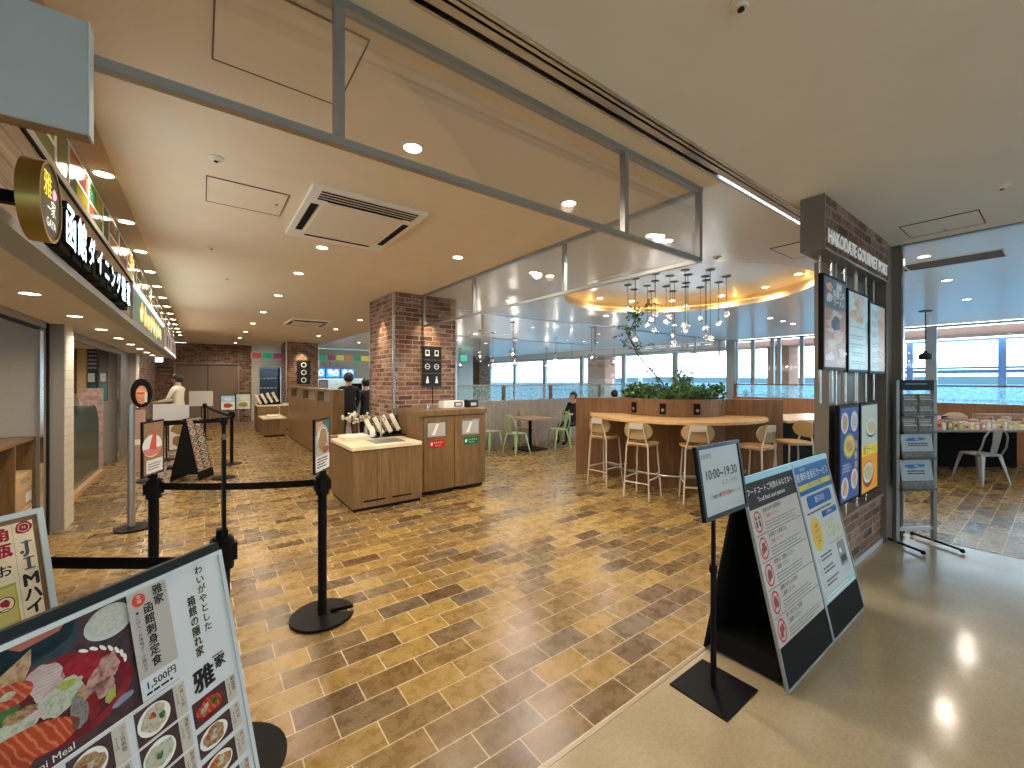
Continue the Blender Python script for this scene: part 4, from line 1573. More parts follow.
GC = make_chair(GREENC, 'metal_chair', 'x')
chs = [(5.25, 7.85, .15, 'sage green metal chair farthest from the bar, at the left of the table'), (5.5, 7.2, .1, 'sage green metal chair at the near left corner of the table'),
       (6.75, 7.2, PI - .2, 'sage green metal chair right of the table, facing the brick column'), (7.35, 7.45, PI + .1, 'sage green metal chair under the seated person')]
for i, (x, y, a, lb) in enumerate(chs):
    o = GC if i == 0 else copy_tree(GC)
    o.location = (x, y, 0)
    o.rotation_euler = (0, 0, a)
    tag(o, lb, 'chair', 'sage green metal chairs')
o = make_chair(M('tan_chair_metal', (.5, .38, .25), .4), 'metal_chair', 'tan metal chair behind the table with the green chairs')
o.location = (6.35, 7.92, 0)
o.rotation_euler = (0, 0, -PI / 2 - .3)
t = thing('cafe_table', 'brown-topped cafe table on a black pedestal among the green chairs', 'table', (6.1, 7.45, 0), .0)
MB().rbox((-.42, -.38, .71), (.42, .38, .74), M('brown_table_top', (.34, .2, .12), .35), .01).build('table_top', t)
MB().cyl((0, 0, .03), (0, 0, .71), .038, BLACK, 14).build('pedestal', t, smooth=True)
MB().rbox((-.3, -.3, 0), (.3, .3, .03), BLACK, .01).build('base', t)
# wooden side table right of the seated person
# ------------------------------------------------------------------ souvenir stall beyond the gate
t = thing('display_table', 'dark cloth-sided display table with snacks in the shop beyond the gate', 'table', (10.5, .88, 0), -.6435)
MB().rbox((-1.15, 0, .72), (1.45, .75, .75), M('grey_table_top', (.14, .13, .13), .5), .008).build('table_top', t)
MB().box((-1.13, .02, 0), (-.68, .73, .72), M('black_table_skirt', (.005, .005, .005), .9, spec=.1)).box((-.68, .66, 0), (1.43, .73, .72), MATS['black_table_skirt']).build('skirt', t)
rr = random.Random(5)
snk = [M('snack_%d' % i, c, .4) for i, c in enumerate([(.6, .42, .25), (.68, .52, .38), (.5, .22, .14), (.7, .6, .42), (.3, .2, .15), (.45, .5, .3), (.72, .5, .4)])]
sn = copy = None
proto = {}
for i in range(26):
    k = rr.randrange(7)
    L = -1.08 + 2.45 * i / 26
    for row in range(2):
        w, hgt = rr.uniform(.07, .1), rr.uniform(.07, .22)
        x = L
        y = .12 + row * .26
        T = Matrix.Translation((10.5, .88, 0)) @ Matrix.Rotation(-.6435, 4, 'Z')
        p = T @ Vector((x, y, .75))
        o = MB().rbox((-w / 2, -.05, 0), (w / 2, .05, hgt), snk[(k + row) % 7], .012).box((-w / 2 * .6, -.052, hgt * .3), (w / 2 * .6, -.05, hgt * .7), [PAPER, REDI, YELI][(k + i) % 3]).build('snack_packet')
        o.location = p
        o.rotation_euler = (0, 0, -.6435 + rr.uniform(-.15, .15))
        tag(o, 'small wrapped snack packet in the %s row on the display table' % ('front' if row == 0 else 'back'), 'snack packet', 'snack packets, %s row' % ('front' if row == 0 else 'back'))
tan = M('tan_leather', (.42, .2, .12), .6)
o = MB().lathe([(.001, 0), (.2, .01), (.24, .1), (.2, .2), (.1, .26), (.001, .27)], M('beige_bag', (.5, .32, .22), .7), n=16).build('soft_bag', smooth=True)
o.location = (11.13, 1.24, .75)
o.rotation_euler = (0, 0, -.64)
o.scale = (1, .6, .95)
tag(o, 'soft beige bag on the display table beside the black basket', 'bag')
o = MB().rbox((-.5, -.1, 0), (.5, .1, .22), tan, .08).build('orange_cushion', smooth=False)
o.location = (11.72, .72, .76)
o.rotation_euler = (0, 0, -.64)
tag(o, 'orange-brown cushion leaning at the rear of the display table', 'cushion')
o = MB().rbox((-.16, -.12, 0), (.16, .12, .2), BLACK, .03).cyl((0, -.12, .05), (0, -.16, .15), .02, WHITE).build('black_basket')
o.location = (10.72, 1.44, .75)
o.rotation_euler = (0, 0, -.64)
tag(o, 'black basket with white tag at the rack end of the display table', 'basket')
o = make_chair(M('pale_wire_metal', (.25, .24, .24), .4, .3), 'wire_chair', 'pale metal chair pushed against the display table beyond the gate')
o.location = (9.85, .82, 0)
o.rotation_euler = (0, 0, .93)

# ------------------------------------------------------------------ belt posts
def belt_post(x, y, label, h=.95, notch=None, r=.17, rz=0):
    t = thing('belt_post', label, 'barrier post', (x, y, 0), rz, None)
    b = MB()
    pts = []
    n = 40
    if notch is None:
        b.lathe([(r, 0), (r, .008), (r - .02, .02), (.001, .022)], BLACK, n=36)
    else:
        a0 = notch
        for i in range(n + 1):
            a = a0 + .2 + (2 * PI - .4) * i / n
            pts.append((r * math.cos(a), r * math.sin(a)))
        for dx in (.3, .0, -.3):
            pass
        pts += [(.07 * math.cos(a0 - .5), .07 * math.sin(a0 - .5)), (.045 * math.cos(a0), .045 * math.sin(a0)), (.07 * math.cos(a0 + .5), .07 * math.sin(a0 + .5))]
        # triangulated fan from a centre behind the slot
        c0 = Vector((-.06 * math.cos(a0), -.06 * math.sin(a0), 0))
        for z, flip in ((0, True), (.02, False)):
            k = len(pts)
            vs = [(p[0], p[1], z) for p in pts] + [(c0.x, c0.y, z)]
            fs = [(i, (i + 1) % k, k) if not flip else ((i + 1) % k, i, k) for i in range(k)]
            b.add(vs, fs, BLACK)
        k = len(pts)
        b.add([(p[0], p[1], 0) for p in pts] + [(p[0], p[1], .02) for p in pts], [(i, (i + 1) % k, (i + 1) % k + k, i + k) for i in range(k)], BLACK)
    b.build('base', t, smooth=True)
    MB().cyl((0, 0, .02), (0, 0, h - .1), .028, BLACK, 18).build('pole', t, smooth=True)
    q = MB().cyl((0, 0, h - .12), (0, 0, h), .042, BLACK, 18).cyl((0, 0, h), (0, 0, h + .008), .034, BLACK, 18)
    for a in range(4):
        T = Matrix.Rotation(a * PI / 2, 4, 'Z')
        q.box((.03, -.022, h - .09), (.052, .022, h - .02), BLACK, T)
    q.build('belt_head', t, smooth=True)
    return t


belt_post(.655, 3.02, 'black belt post with keyhole base in the open aisle, holding a small menu poster', notch=-.25, r=.2)
belt_post(-.25, 3.57, 'black belt post under the strawberry dessert poster', r=.17)
belt_post(.067, 2.073, 'black belt post just behind the big sashimi menu board', r=.235)
belt_post(-1.03, 2.96, 'black belt post at the shop side of the nearest barrier belt')
belt_post(.29, 8.24, 'black belt post right behind the photo menu board down the aisle', .98)
belt_post(.46, 9.53, 'black belt post carrying the two small bright menu cards', .99)
belt_post(.07, 13.78, 'farthest black belt post, near the brown doors', .97)
belt_post(-.66, 8.70, 'black belt post below the white reception boards', .97)


def belt(p, q, z, label, w=.048):
    p, q = Vector((*p, 0)), Vector((*q, 0))
    d = (q - p).normalized()
    p = p + d * .05
    q = q - d * .05
    n_ = Vector((-d.y, d.x, 0)) * .0015
    b = MB()
    N = 8
    vs, fs = [], []
    for i in range(N + 1):
        u = i / N
        c = p.lerp(q, u)
        zz = z - .012 * 4 * u * (1 - u)
        for s2, dz in ((1, w / 2), (1, -w / 2), (-1, -w / 2), (-1, w / 2)):
            vs.append(c + n_ * s2 + Vector((0, 0, zz + dz)))
    for i in range(N):
        for j in range(4):
            k = (j + 1) % 4
            fs.append((4 * i + j, 4 * i + k, 4 * i + 4 + k, 4 * i + 4 + j))
    fs += [(0, 3, 2, 1), (4 * N, 4 * N + 1, 4 * N + 2, 4 * N + 3)]
    b.add(vs, fs, BELT)
    return tag(b.build('barrier_belt'), label, 'belt')


belt((.655, 3.02), (-.25, 3.57), .905, 'black barrier belt between the aisle post and the strawberry-poster post', .045)
belt((.067, 2.073), (-1.03, 2.96), .852, 'nearest black barrier belt, behind the big sashimi menu board')
belt((-.66, 8.70), (.29, 8.24), .935, 'black barrier belt behind the photo menu board', .05)
belt((.29, 8.24), (.46, 9.53), .93, 'short black barrier belt between the two rear posts', .05)
belt((.46, 9.53), (-.66, 8.70), .88, 'lower black barrier belt leading to the reception boards', .05)
belt((.46, 9.53), (.07, 13.78), .90, 'long black barrier belt running back towards the brown doors', .05)


# ------------------------------------------------------------------ printed pictures
F_SALMON = mat_food('print_salmon', [(0.306, 0.034, 0.01), (0.476, 0.088, 0.027), (0.422, 0.068, 0.027)], 70)
F_SALMON = mat_striped('print_salmon_slice', (.36, .055, .018), (.52, .16, .08), 45)
F_TUNA = mat_food('print_tuna', [(0.19, 0.007, 0.014), (0.34, 0.02, 0.034)], 60)
F_WHITEF = mat_food('print_white_fish', [(0.286, 0.19, 0.19), (0.462, 0.381, 0.367), (0.408, 0.326, 0.34)], 60)
F_WHITEF = mat_striped('print_white_slice', (.42, .33, .33), (.5, .44, .44), 60, 1.2)
F_RADISH = mat_food('print_radish', [(0.204, 0.286, 0.218), (0.422, 0.462, 0.374), (0.49, 0.49, 0.422)], 90)
F_SHELL = mat_food('print_shellfish', [(0.204, 0.109, 0.054), (0.394, 0.272, 0.15), (0.449, 0.34, 0.245)], 80)
F_SCALL = mat_food('print_sea_bream', [(0.15, 0.054, 0.054), (0.394, 0.231, 0.218), (0.462, 0.34, 0.306)], 70)
F_SILVER = mat_food('print_silver_skin', [(0.02, 0.02, 0.027), (0.238, 0.224, 0.224), (0.068, 0.068, 0.068)], 150)
F_RICE = mat_food('print_rice', [(0.34, 0.367, 0.34), (0.517, 0.53, 0.503)], 130)
F_TABLE = mat_food('print_table', [(0.024, 0.014, 0.02), (0.068, 0.037, 0.041), (0.041, 0.024, 0.027)], 18)
F_BLUEBOWL = mat_food('print_blue_bowl', [(0.007, 0.02, 0.031), (0.027, 0.061, 0.082)], 12)
F_REDP = mat_food('print_red_lacquer', [(0.136, 0.007, 0.014), (0.245, 0.02, 0.027)], 20)
F_BROWN = mat_food('print_brown_food', [(0.082, 0.041, 0.02), (0.306, 0.184, 0.095), (0.408, 0.306, 0.204)], 110)
F_FRY = mat_food('print_fried_food', [(0.136, 0.054, 0.014), (0.374, 0.19, 0.054), (0.476, 0.286, 0.109)], 100)
F_GREEN = mat_food('print_green', [(0.014, 0.082, 0.02), (0.068, 0.204, 0.054)], 80)
F_WASABI = mat_food('print_wasabi', [(0.238, 0.286, 0.041), (0.374, 0.408, 0.102)], 100)
F_MIX = mat_food('print_mixed_dish', [(0.054, 0.027, 0.02), (0.34, 0.082, 0.034), (0.408, 0.286, 0.136), (0.102, 0.17, 0.054), (0.476, 0.442, 0.374)], 90)
F_NOODLE = mat_food('print_noodles', [(0.238, 0.19, 0.122), (0.462, 0.422, 0.34), (0.517, 0.503, 0.449)], 120)
F_GREYW = M('print_bowl_white', (.72, .73, .72), .3)
STRIP = M('print_pale_strip', (.42, .41, .40), .3)
WHITEB = M('board_white_paper', (.56, .62, .68), .22)
RED_C = M('print_red_orange', (.55, .07, .03), .3)
BORD = M('board_pale_frame', (.5, .57, .62), .25)


def frame4(bd, w, h, t, mat, k=0, dep=.02):
    for a, c in (((0, 0), (w, t)), ((0, h - t), (w, h)), ((0, t), (t, h - t)), ((w - t, t), (w, h - t))):
        bd.slab(a[0], a[1], c[0], c[1], dep, mat, k)


def small_dish(bd, u, v, w, h, food, k, bowl=None, seed=0):
    bd.rect(u, v, u + w, v + h, F_TABLE, k)
    bd.ell(u + w * .45, v + h * .5, w * .42, h * .44, F_GREYW if bowl is None else bowl, k + 1)
    bd.blob(u + w * .45, v + h * .52, w * .34, h * .34, food, k + 2, seed=seed)
    rr = random.Random(seed)
    for i in range(5):
        bd.blob(u + w * rr.uniform(.25, .65), v + h * rr.uniform(.35, .7), w * .09, h * .09, rr.choice([F_RADISH, F_GREEN, F_SALMON, F_NOODLE, F_SHELL]), k + 3, 8, .3, seed=seed + i)


# big sashimi menu board in front
th = math.radians(12.4)
Nv = Vector((.645, -.764, 0)).normalized()
Uv = Vector((.764, .645, 0)).normalized()
Vv = (-Nv * math.sin(th) + Vector((0, 0, 1)) * math.cos(th))
P1 = Vector((.048, 1.631, 1.05))
BW, BH = .64, .92
O1 = P1 - Uv * BW - Vv * .9
t = thing('menu_board', 'big leaning menu board with a sashimi set photo and 1,500 yen price', 'menu board', (O1.x, O1.y, 0))
bd = Board(O1 - Vector((O1.x, O1.y, 0)), Uv, Vv, .0005)
bd.slab(0, 0, BW, .905, .012, BLACK, 0)
bd.slab(.01, .895, BW - .0, .93, .03, M('board_top_clip', (.008, .014, .018), .5, spec=.2), -4)
bd.build('backboard', t)
bd = Board(O1 - Vector((O1.x, O1.y, 0)), Uv, Vv, .0005)
frame4(bd, BW, .905, .012, BORD, 12, .012)
bd.build('frame', t)
b = MB()
for s2 in (.02, BW - .02):
    p = O1 + Uv * s2 + Vv * .9 - Vector((O1.x, O1.y, 0)) - Nv * .03
    q = O1 + Uv * s2 - Vector((O1.x, O1.y, 0)) - Nv * .48
    q.z = .012
    b.tube([p, q], .012, BLACK, 6)
    p2 = O1 + Uv * s2 - Vector((O1.x, O1.y, 0)) - Nv * .02
    q2 = Vector((p2.x, p2.y, 0)) + Nv * .06
    b.tube([p2 - Vv * -.1, q2 + Vector((0, 0, .012))], .012, BLACK, 6)
b.build('stand', t)
bd = Board(O1 - Vector((O1.x, O1.y, 0)), Uv, Vv, .0005)
k = 1
bd.rect(.012, .012, BW - .012, .893, WHITEB, k)
bd.rect(.012, .618, .463, .893, F_TABLE, k + 1)         # main photo
bd.ell(.17, .866, .10, .045, F_BLUEBOWL, k + 2, t0=0, t1=2 * PI)
bd.poly([(.04, .893), (.268, .893), (.255, .86), (.21, .842), (.13, .838), (.06, .85)], F_BLUEBOWL, k + 2)
bd.poly([(.15, .893), (.245, .893), (.235, .882), (.17, .876)], M('print_terracotta_lip', (.4, .13, .08), .3), k + 3)
bd.ell(.328, .850, .052, .037, M('print_bowl_blue_rim', (.45, .52, .53), .3), k + 2)
bd.ell(.328, .856, .047, .034, F_RICE, k + 3)
# red lacquer boat plate
bd.ell(.22, .735, .140, .092, F_REDP, k + 3, 40, -.25)
bd.ell(.215, .733, .122, .077, M('print_plate_inside', (.1, .015, .02), .3), k + 4, 40, -.25)
for i in range(7):
    a = .15 + i * .17
    uu, vv = .22 + .128 * math.cos(a), .738 + .083 * math.sin(a)
    bd.blob(uu, vv, .010, .0035, F_GREYW, k + 5, 6, .1, rot=a + 1.4)
# fish
bd.blob(.262, .785, .042, .017, F_TUNA, k + 6, rot=-.25)
bd.blob(.275, .768, .048, .019, F_TUNA, k + 7, rot=-.2)
bd.blob(.200, .798, .034, .030, F_WHITEF, k + 6, rot=-.5)
bd.blob(.196, .772, .020, .034, F_WHITEF, k + 7, rot=.3)
bd.blob(.312, .752, .020, .026, F_SCALL, k + 8, rot=.5)
bd.blob(.288, .735, .032, .022, F_SCALL, k + 9, rot=.5)
bd.blob(.293, .712, .024, .02, F_SCALL, k + 9, rot=.2)
bd.poly([(.305, .765), (.325, .785), (.33, .76), (.315, .748)], F_SCALL, k + 9)
bd.blob(.228, .752, .038, .022, F_RADISH, k + 8, rot=.25, rnd=.3)
bd.blob(.212, .735, .032, .024, F_RADISH, k + 9, rnd=.3)
bd.blob(.232, .764, .018, .008, F_WASABI, k + 10, rnd=.3)
bd.blob(.252, .715, .014, .03, F_SHELL, k + 9)
bd.blob(.245, .693, .017, .033, F_SILVER, k + 11, rot=.1)
bd.blob(.268, .688, .014, .03, F_REDP, k + 10)
bd.poly([(.1, .86), (.135, .845), (.186, .872), (.182, .84), (.168, .815), (.13, .812), (.09, .83)], F_SHELL, k + 6)
bd.ell(.145, .801, .036, .023, F_SALMON, k + 8, rot=-.1)
bd.ell(.142, .803, .012, .007, F_NOODLE, k + 9)
bd.blob(.128, .768, .032, .014, F_GREEN, k + 7)
bd.blob(.165, .748, .036, .018, F_BROWN, k + 8, rnd=.3)
bd.blob(.14, .73, .034, .022, F_RADISH, k + 9, rnd=.35)
bd.blob(.182, .738, .012, .009, F_WHITEF, k + 10)
bd.blob(.17, .69, .075, .032, F_SALMON, k + 11, 22, .06, rot=-.28)
bd.blob(.10, .672, .07, .028, F_SALMON, k + 10, 18, .08, rot=-.1)
bd.blob(.307, .688, .010, .018, F_WASABI, k + 8, rnd=.3, rot=-.2)
bd.text('Sashimi Meal', .176, .633, .021, PAPER, k + 12)
bd.blob(.33, .66, .022, .009, M('print_blue_glare', (.2, .24, .34), .2), k + 4, rot=.2)
# title strip
bd.rect(.366, .622, .463, .893, STRIP, k + 13)
bd.rect(.366, .622, .463, .675, WHITEB, k + 14)
bd.ell(.392, .869, .016, .0165, RED_C, k + 14)
bd.vtext('本場', .392, .882, .011, PAPER, k + 15, 1.05)
bd.vtext('雅家', .439, .888, .027, INK, k + 15, 1.0, bold=.025)
bd.vtext('みやび', .4575, .885, .008, INK, k + 15, 1.1)
bd.vtext('函館刺身定食', .411, .852, .0275, INK, k + 15, 1.0, sx=.92, bold=.025)
bd.text('◆', .384, .838, .009, INK, k + 15)
bd.vtext('ごはん・お味噌汁・小鉢付き', .3835, .832, .0105, INK, k + 15, 1.05)
bd.text('1,500円', .415, .653, .024, INK, k + 15, bold=.02)
bd.lines(.376, .455, .628, .641, 1, INK, k + 15, .22)
# right column
bd.vtext('わいがやとした', .561, .886, .026, M('brush_ink', (.05, .04, .02), .35), k + 2, 1.08, bold=.02)
bd.vtext('箱館の隠れ家', .526, .810, .029, MATS['brush_ink'], k + 2, 1.0, sx=.85, bold=.025)
bd.vtext('わいがやとした', .5622, .8868, .026, GOLD, k + 1, 1.08)
bd.vtext('箱館の隠れ家', .5272, .8108, .029, GOLD, k + 1, 1.0, sx=.85)
bd.text('雅', .525, .572, .066, INK, k + 3, bold=.035)
bd.text('雅', .5268, .5705, .062, GOLD, k + 2)
bd.text('家', .578, .59, .036, INK, k + 3, bold=.035)
bd.rect(.556, .612, .592, .6155, INK, k + 3)
# small dish grid (bottom)
cells = [(.345, .525, .095, .083, F_NOODLE), (.345, .435, .095, .083, F_RADISH), (.345, .345, .095, .083, F_SCALL),
         (.212, .525, .085, .083, F_BROWN), (.212, .435, .085, .083, F_FRY), (.212, .345, .085, .083, F_MIX),
         (.08, .525, .085, .083, F_SALMON), (.08, .435, .085, .083, F_TUNA), (.08, .345, .085, .083, F_NOODLE)]
for i, (u, v, w, h, f_) in enumerate(cells):
    small_dish(bd, u, v, w, h, f_, k + 2, seed=i)
    bd.rect(u + w, v, u + w + .03, v + h, M('print_sand_strip', (.50, .47, .42), .3), k + 3)
    bd.vtext(['小鉢いか刺', '海鮮サラダ', '刺身三点盛', 'つぶ貝煮物', '若鶏唐揚げ', 'おまかせ丼', 'サーモン丼', 'まぐろ定食', 'いか素麺丼'][i], u + w + .02, v + h - .006, .0115, INK, k + 4, 1.02)
    bd.vtext(['650円', '580円', '980円', '450円', '700円', '1200円', '1100円', '1300円', '950円'][i], u + w + .007, v + h - .02, .008, INK, k + 4, 1.02)
for i, f_ in enumerate([F_SALMON, F_BROWN, F_FRY, F_MIX, F_NOODLE]):
    v = .462 - i * .083
    small_dish(bd, .480, v, .102, .068, f_, k + 2, bowl=F_REDP if i == 0 else None, seed=20 + i)
    bd.rect(.585, v, .614, v + .068, M('print_sand_strip', (.50, .47, .42), .3), k + 3)
    bd.vtext(['刺盛重', '牛炒め', '天ぷら', '海鮮丼', 'うどん'][i], .605, v + .064, .014, INK, k + 4, 1.02)
    bd.vtext(['980円', '850円', '900円', '990円', '800円'][i], .592, v + .05, .009, INK, k + 4, 1.02)
for v in (.618, .521, .431, .341):
    bd.rect(.012, v - .0015, .472, v + .0015, PAPER, k + 8)
bd.rect(.012, .012, .472, .25, F_TABLE, k + 2)
for i in range(4):
    small_dish(bd, .03 + i * .11, .06, .1, .13, [F_MIX, F_FRY, F_SCALL, F_BROWN][i], k + 3, seed=40 + i)
bd.build('poster', t)

# highball poster stand behind it
th = math.radians(11.9)
JS = .885
V2 = (-Nv * math.sin(th) + Vector((0, 0, 1)) * math.cos(th))
O2 = Vector((0, 0, 1.6)) + (Vector((-.502, 2.411, 1.101)) - Uv * .5 - V2 * .462 - Vector((0, 0, 1.6))) * JS
c0 = Vector((O2.x, O2.y, 0))
t = thing('drink_poster_stand', 'white-framed highball drink poster reading JIM beyond the sashimi board', 'poster stand', c0)
bd = Board((0, 0, 0), Uv, V2, .0005)
bd.slab(0, 0, .5, .462, .012, PANELG, 0)
frame4(bd, .5, .462, .02, BORD, 14, .01)
q_ = bd.build('frame', t, loc=O2 - c0)
q_.scale = (JS, JS, JS)
bd = Board((0, 0, 0), Uv, V2, .0005)
bd.rect(.02, .02, .48, .442, M('poster_brown_wood', (.22, .12, .06), .4, var=.3, scale=30), 1)
CRM = M('poster_cream', (.78, .68, .5), .35, var=.12, scale=14)
bd.rect(.035, .06, .466, .425, CRM, 2)
bd.rect(.4085, .06, .410, .425, M('poster_line', (.4, .4, .25), .4), 3)
MAR = M('maroon_print', (.33, .02, .04), .35)
bd.blob(.44, .403, .024, .022, MAR, 3, 20, .1)
bd.ring(.44, .403, .016, .002, CRM, 4)
bd.text('N', .44, .403, .014, CRM, 5)
for i, ch in enumerate('JIMハイ'):
    m_ = [M('slate_ink', (.08, .10, .12), .35), M('slate_ink', (.08, .10, .12)), INK, INK, INK][i]
    v = [.328, .268, .206, .152, .103][i]
    bd.text(ch, .441, v, [.06, .06, .062, .054, .054][i], m_, 4, sx=1.0, bold=.04)
    if i < 2:
        bd.rect(.427, v + .0175, .457, v + .0225, m_, 4)
        if i == 1:
            bd.rect(.427, v - .0225, .457, v - .0175, m_, 4)
        else:
            bd.ell(.427, v - .015, .006, .006, m_, 4)
bd.vtext('角瓶', .377, .418, .052, MAR, 4, 1.1, bold=.04)
bd.text('お', .375, .262, .045, INK, 4, bold=.02)
bd.text('い', .345, .262, .04, INK, 4)
bd.rect(.325, .075, .40, .215, M('poster_yellow_glass', (.42, .42, .08), .35, var=.2, scale=20), 3)
bd.rect(.33, .08, .395, .205, M('poster_yellow_glass2', (.55, .52, .16), .35), 4)
bd.ell(.365, .150, .026, .026, CRM, 5)
bd.ring(.365, .150, .026, .003, INK, 6)
bd.blob(.365, .153, .014, .012, MAR, 6, 12, .2)
bd.lines(.35, .38, .13, .136, 1, INK, 6)
bd.rect(.05, .08, .31, .41, M('poster_amber', (.5, .3, .06), .35, var=.3, scale=10), 3)
q_ = bd.build('poster', t, loc=O2 - c0)
q_.scale = (JS, JS, JS)
b = MB()
cc = O2 - c0 + Uv * .22 - Nv * .03
b.tube([cc + V2 * .2, Vector((cc.x, cc.y, .02)) - Nv * .05], .014, BLACK, 8)
b.build('pole', t)
MB().lathe([(.18, 0), (.18, .01), (.16, .02), (.001, .022)], BLACK, (cc.x - Nv.x * .05, cc.y - Nv.y * .05, 0), 28).build('base', t)


# ------------------------------------------------------------------ small poster holders on belt posts
def post_poster(x, y, z, ang, w, h, label, draw, name='poster_holder', lean=.0):
    """ang: direction the print faces"""
    N_ = Vector((math.cos(ang), math.sin(ang), 0))
    U_ = Vector((-N_.y, N_.x, 0))
    V_ = (-N_ * math.sin(lean) + Vector((0, 0, 1)) * math.cos(lean))
    t = thing(name, label, 'poster', (x, y, z))
    O = -U_ * w / 2 + Vector((0, 0, .035))
    bd = Board(O, U_, V_, .0005)
    bd.slab(-.012, -.012, w + .012, h + .012, .012, BLACK, 0)
    bd.build('frame', t)
    b = MB().box((-.02, -.02, 0), (.02, .02, .03), BLACK).cyl((0, 0, .0), (0, 0, .04), .012, STEEL, 10)
    b.build('bracket', t)
    bd = Board(O, U_, V_, .0005)
    draw(bd, w, h)
    bd.build('print', t)
    return t


def draw_bowl(bd, w, h):
    bd.rect(0, 0, w, h, STRIP, 1)
    bd.rect(0, h * .72, w, h, M('print_teal', (.06, .12, .13), .3), 2)
    bd.rect(w * .05, h * .74, w * .5, h * .98, M('print_orange', (.6, .25, .12), .3), 3)
    bd.ell(w * .5, h * .62, w * .46, w * .46, F_GREYW, 4)
    bd.ring(w * .5, h * .62, w * .44, w * .05, M('print_blue_rim', (.2, .28, .4), .3), 5)
    bd.blob(w * .5, h * .62, w * .33, w * .33, F_MIX, 6)
    bd.blob(w * .7, h * .40, w * .25, h * .07, F_SALMON, 5)
    bd.rect(0, 0, w, h * .3, PAPER, 7)
    bd.lines(w * .1, w * .9, h * .05, h * .27, 4, INK, 8)


def draw_strawb(bd, w, h):
    bd.rect(0, 0, w, h, F_BROWN, 1)
    bd.ell(w * .42, h * .55, w * .5, h * .22, F_GREYW, 3)
    bd.ell(w * .42, h * .50, w * .48, h * .15, M('print_pink', (.6, .2, .18), .3), 4, t0=PI, t1=2 * PI)
    bd.poly([(w * .25, h * .5), (w * .62, h * .45), (w * .62, h * .75), (w * .52, h * .9), (w * .42, h * .75)], M('print_strawberry', (.6, .1, .08), .3), 5)
    bd.rect(w * .1, h * .02, w * .95, h * .28, PAPER, 6)
    bd.lines(w * .2, w * .85, h * .07, h * .22, 3, M('print_grey_text', (.2, .2, .22), .4), 7)


post_poster(.655, 3.02, .958, -.62, .21, .335, 'small noodle-bowl poster standing on the aisle belt post', draw_bowl)
post_poster(-.25, 3.57, .958, -.40, .21, .33, 'small strawberry dessert poster on the belt post behind the big board', draw_strawb)
post_poster(.067, 2.073, .96, PI - .015, .2, .36, 'poster holder seen edge-on above the belt post nearest the viewer', lambda bd, w, h: bd.rect(0, 0, w, h, DKPRINT, 1))


def draw_card(c1, c2):
    def f(bd, w, h):
        bd.rect(0, 0, w, h, M('card_white', (.75, .75, .7), .3), 1)
        bd.rect(0, h * .55, w, h, c1, 2)
        bd.blob(w * .5, h * .3, w * .35, h * .15, c2, 3)
        bd.blob(w * .5, h * .75, w * .3, h * .1, PAPER, 3)
    return f


post_poster(.40, 9.50, 1.0, -PI / 2 - .35, .23, .27, 'small blue and red menu card on the far belt post', draw_card(M('print_skyblue', (.35, .6, .75), .3), F_SALMON))
post_poster(.65, 9.58, 1.0, -PI / 2 - .1, .23, .29, 'small yellow-green menu card beside the blue one on the far post', draw_card(M('print_palegreen', (.6, .68, .5), .3), F_WASABI))

# ------------------------------------------------------------------ opening-hours sign
t = thing('hours_sign', 'black-framed sign stand reading 10:00~19:30 beside the double notice board', 'sign stand', (2.13, 1.1, 0))
MB().rbox((-.165, -.15, 0), (.165, .15, .008), BLACK, .004).build('base', t)
b = MB().cyl((0, 0, .008), (0, 0, .62), .0145, BLACK, 14).cyl((0, .0, .6), (0, 0, 1.08), .011, BLACK, 12).box((-.02, -.06, 1.0), (.02, .012, 1.06), BLACK).cyl((0, 0, .6), (0, 0, .64), .02, BLACK, 12)
b.build('pole', t, smooth=True)
lean = math.atan2(.05, .348)
O3 = Vector((1.92, 1.015, .931))
Vh = Vector((0, math.sin(lean), math.cos(lean)))
bd = Board(O3 - Vector((2.13, 1.1, 0)) + Vector((-.035, 0, 0)), (1, 0, 0), Vh, .0005)
HW, HH = .43, .352
bd.slab(0, 0, HW, HH, .012, BLACK, 0)
frame4(bd, HW, HH, .018, M('hours_frame', (.012, .022, .028), .35, spec=.25), 18, .008)
bd.build('frame', t)
bd = Board(O3 - Vector((2.13, 1.1, 0)) + Vector((-.035, 0, 0)), (1, 0, 0), Vh, .0005)
bd.rect(.018, .018, HW - .018, HH - .018, M('hours_paper', (.46, .52, .56), .2), 1)
bd.text('営業時間', .085, .295, .026, M('grey_ink', (.12, .13, .14), .3), 2)
bd.text('10:00~19:30', .215, .205, .064, INK, 3, sx=1.0, bold=.015)
bd.text('(L.O. 19:00)', .29, .155, .033, M('grey_ink2', (.2, .2, .22), .3), 2)
bd.text('※', .09, .098, .016, INK, 2)
bd.text('当面の間', .14, .098, .02, INK, 2)
bd.text('時間短縮', .225, .10, .027, REDI, 2)
bd.text('で営業いたします', .325, .10, .016, INK, 2)
bd.text('フードコート', .35, .04, .013, INK, 2)
bd.build('notice', t)

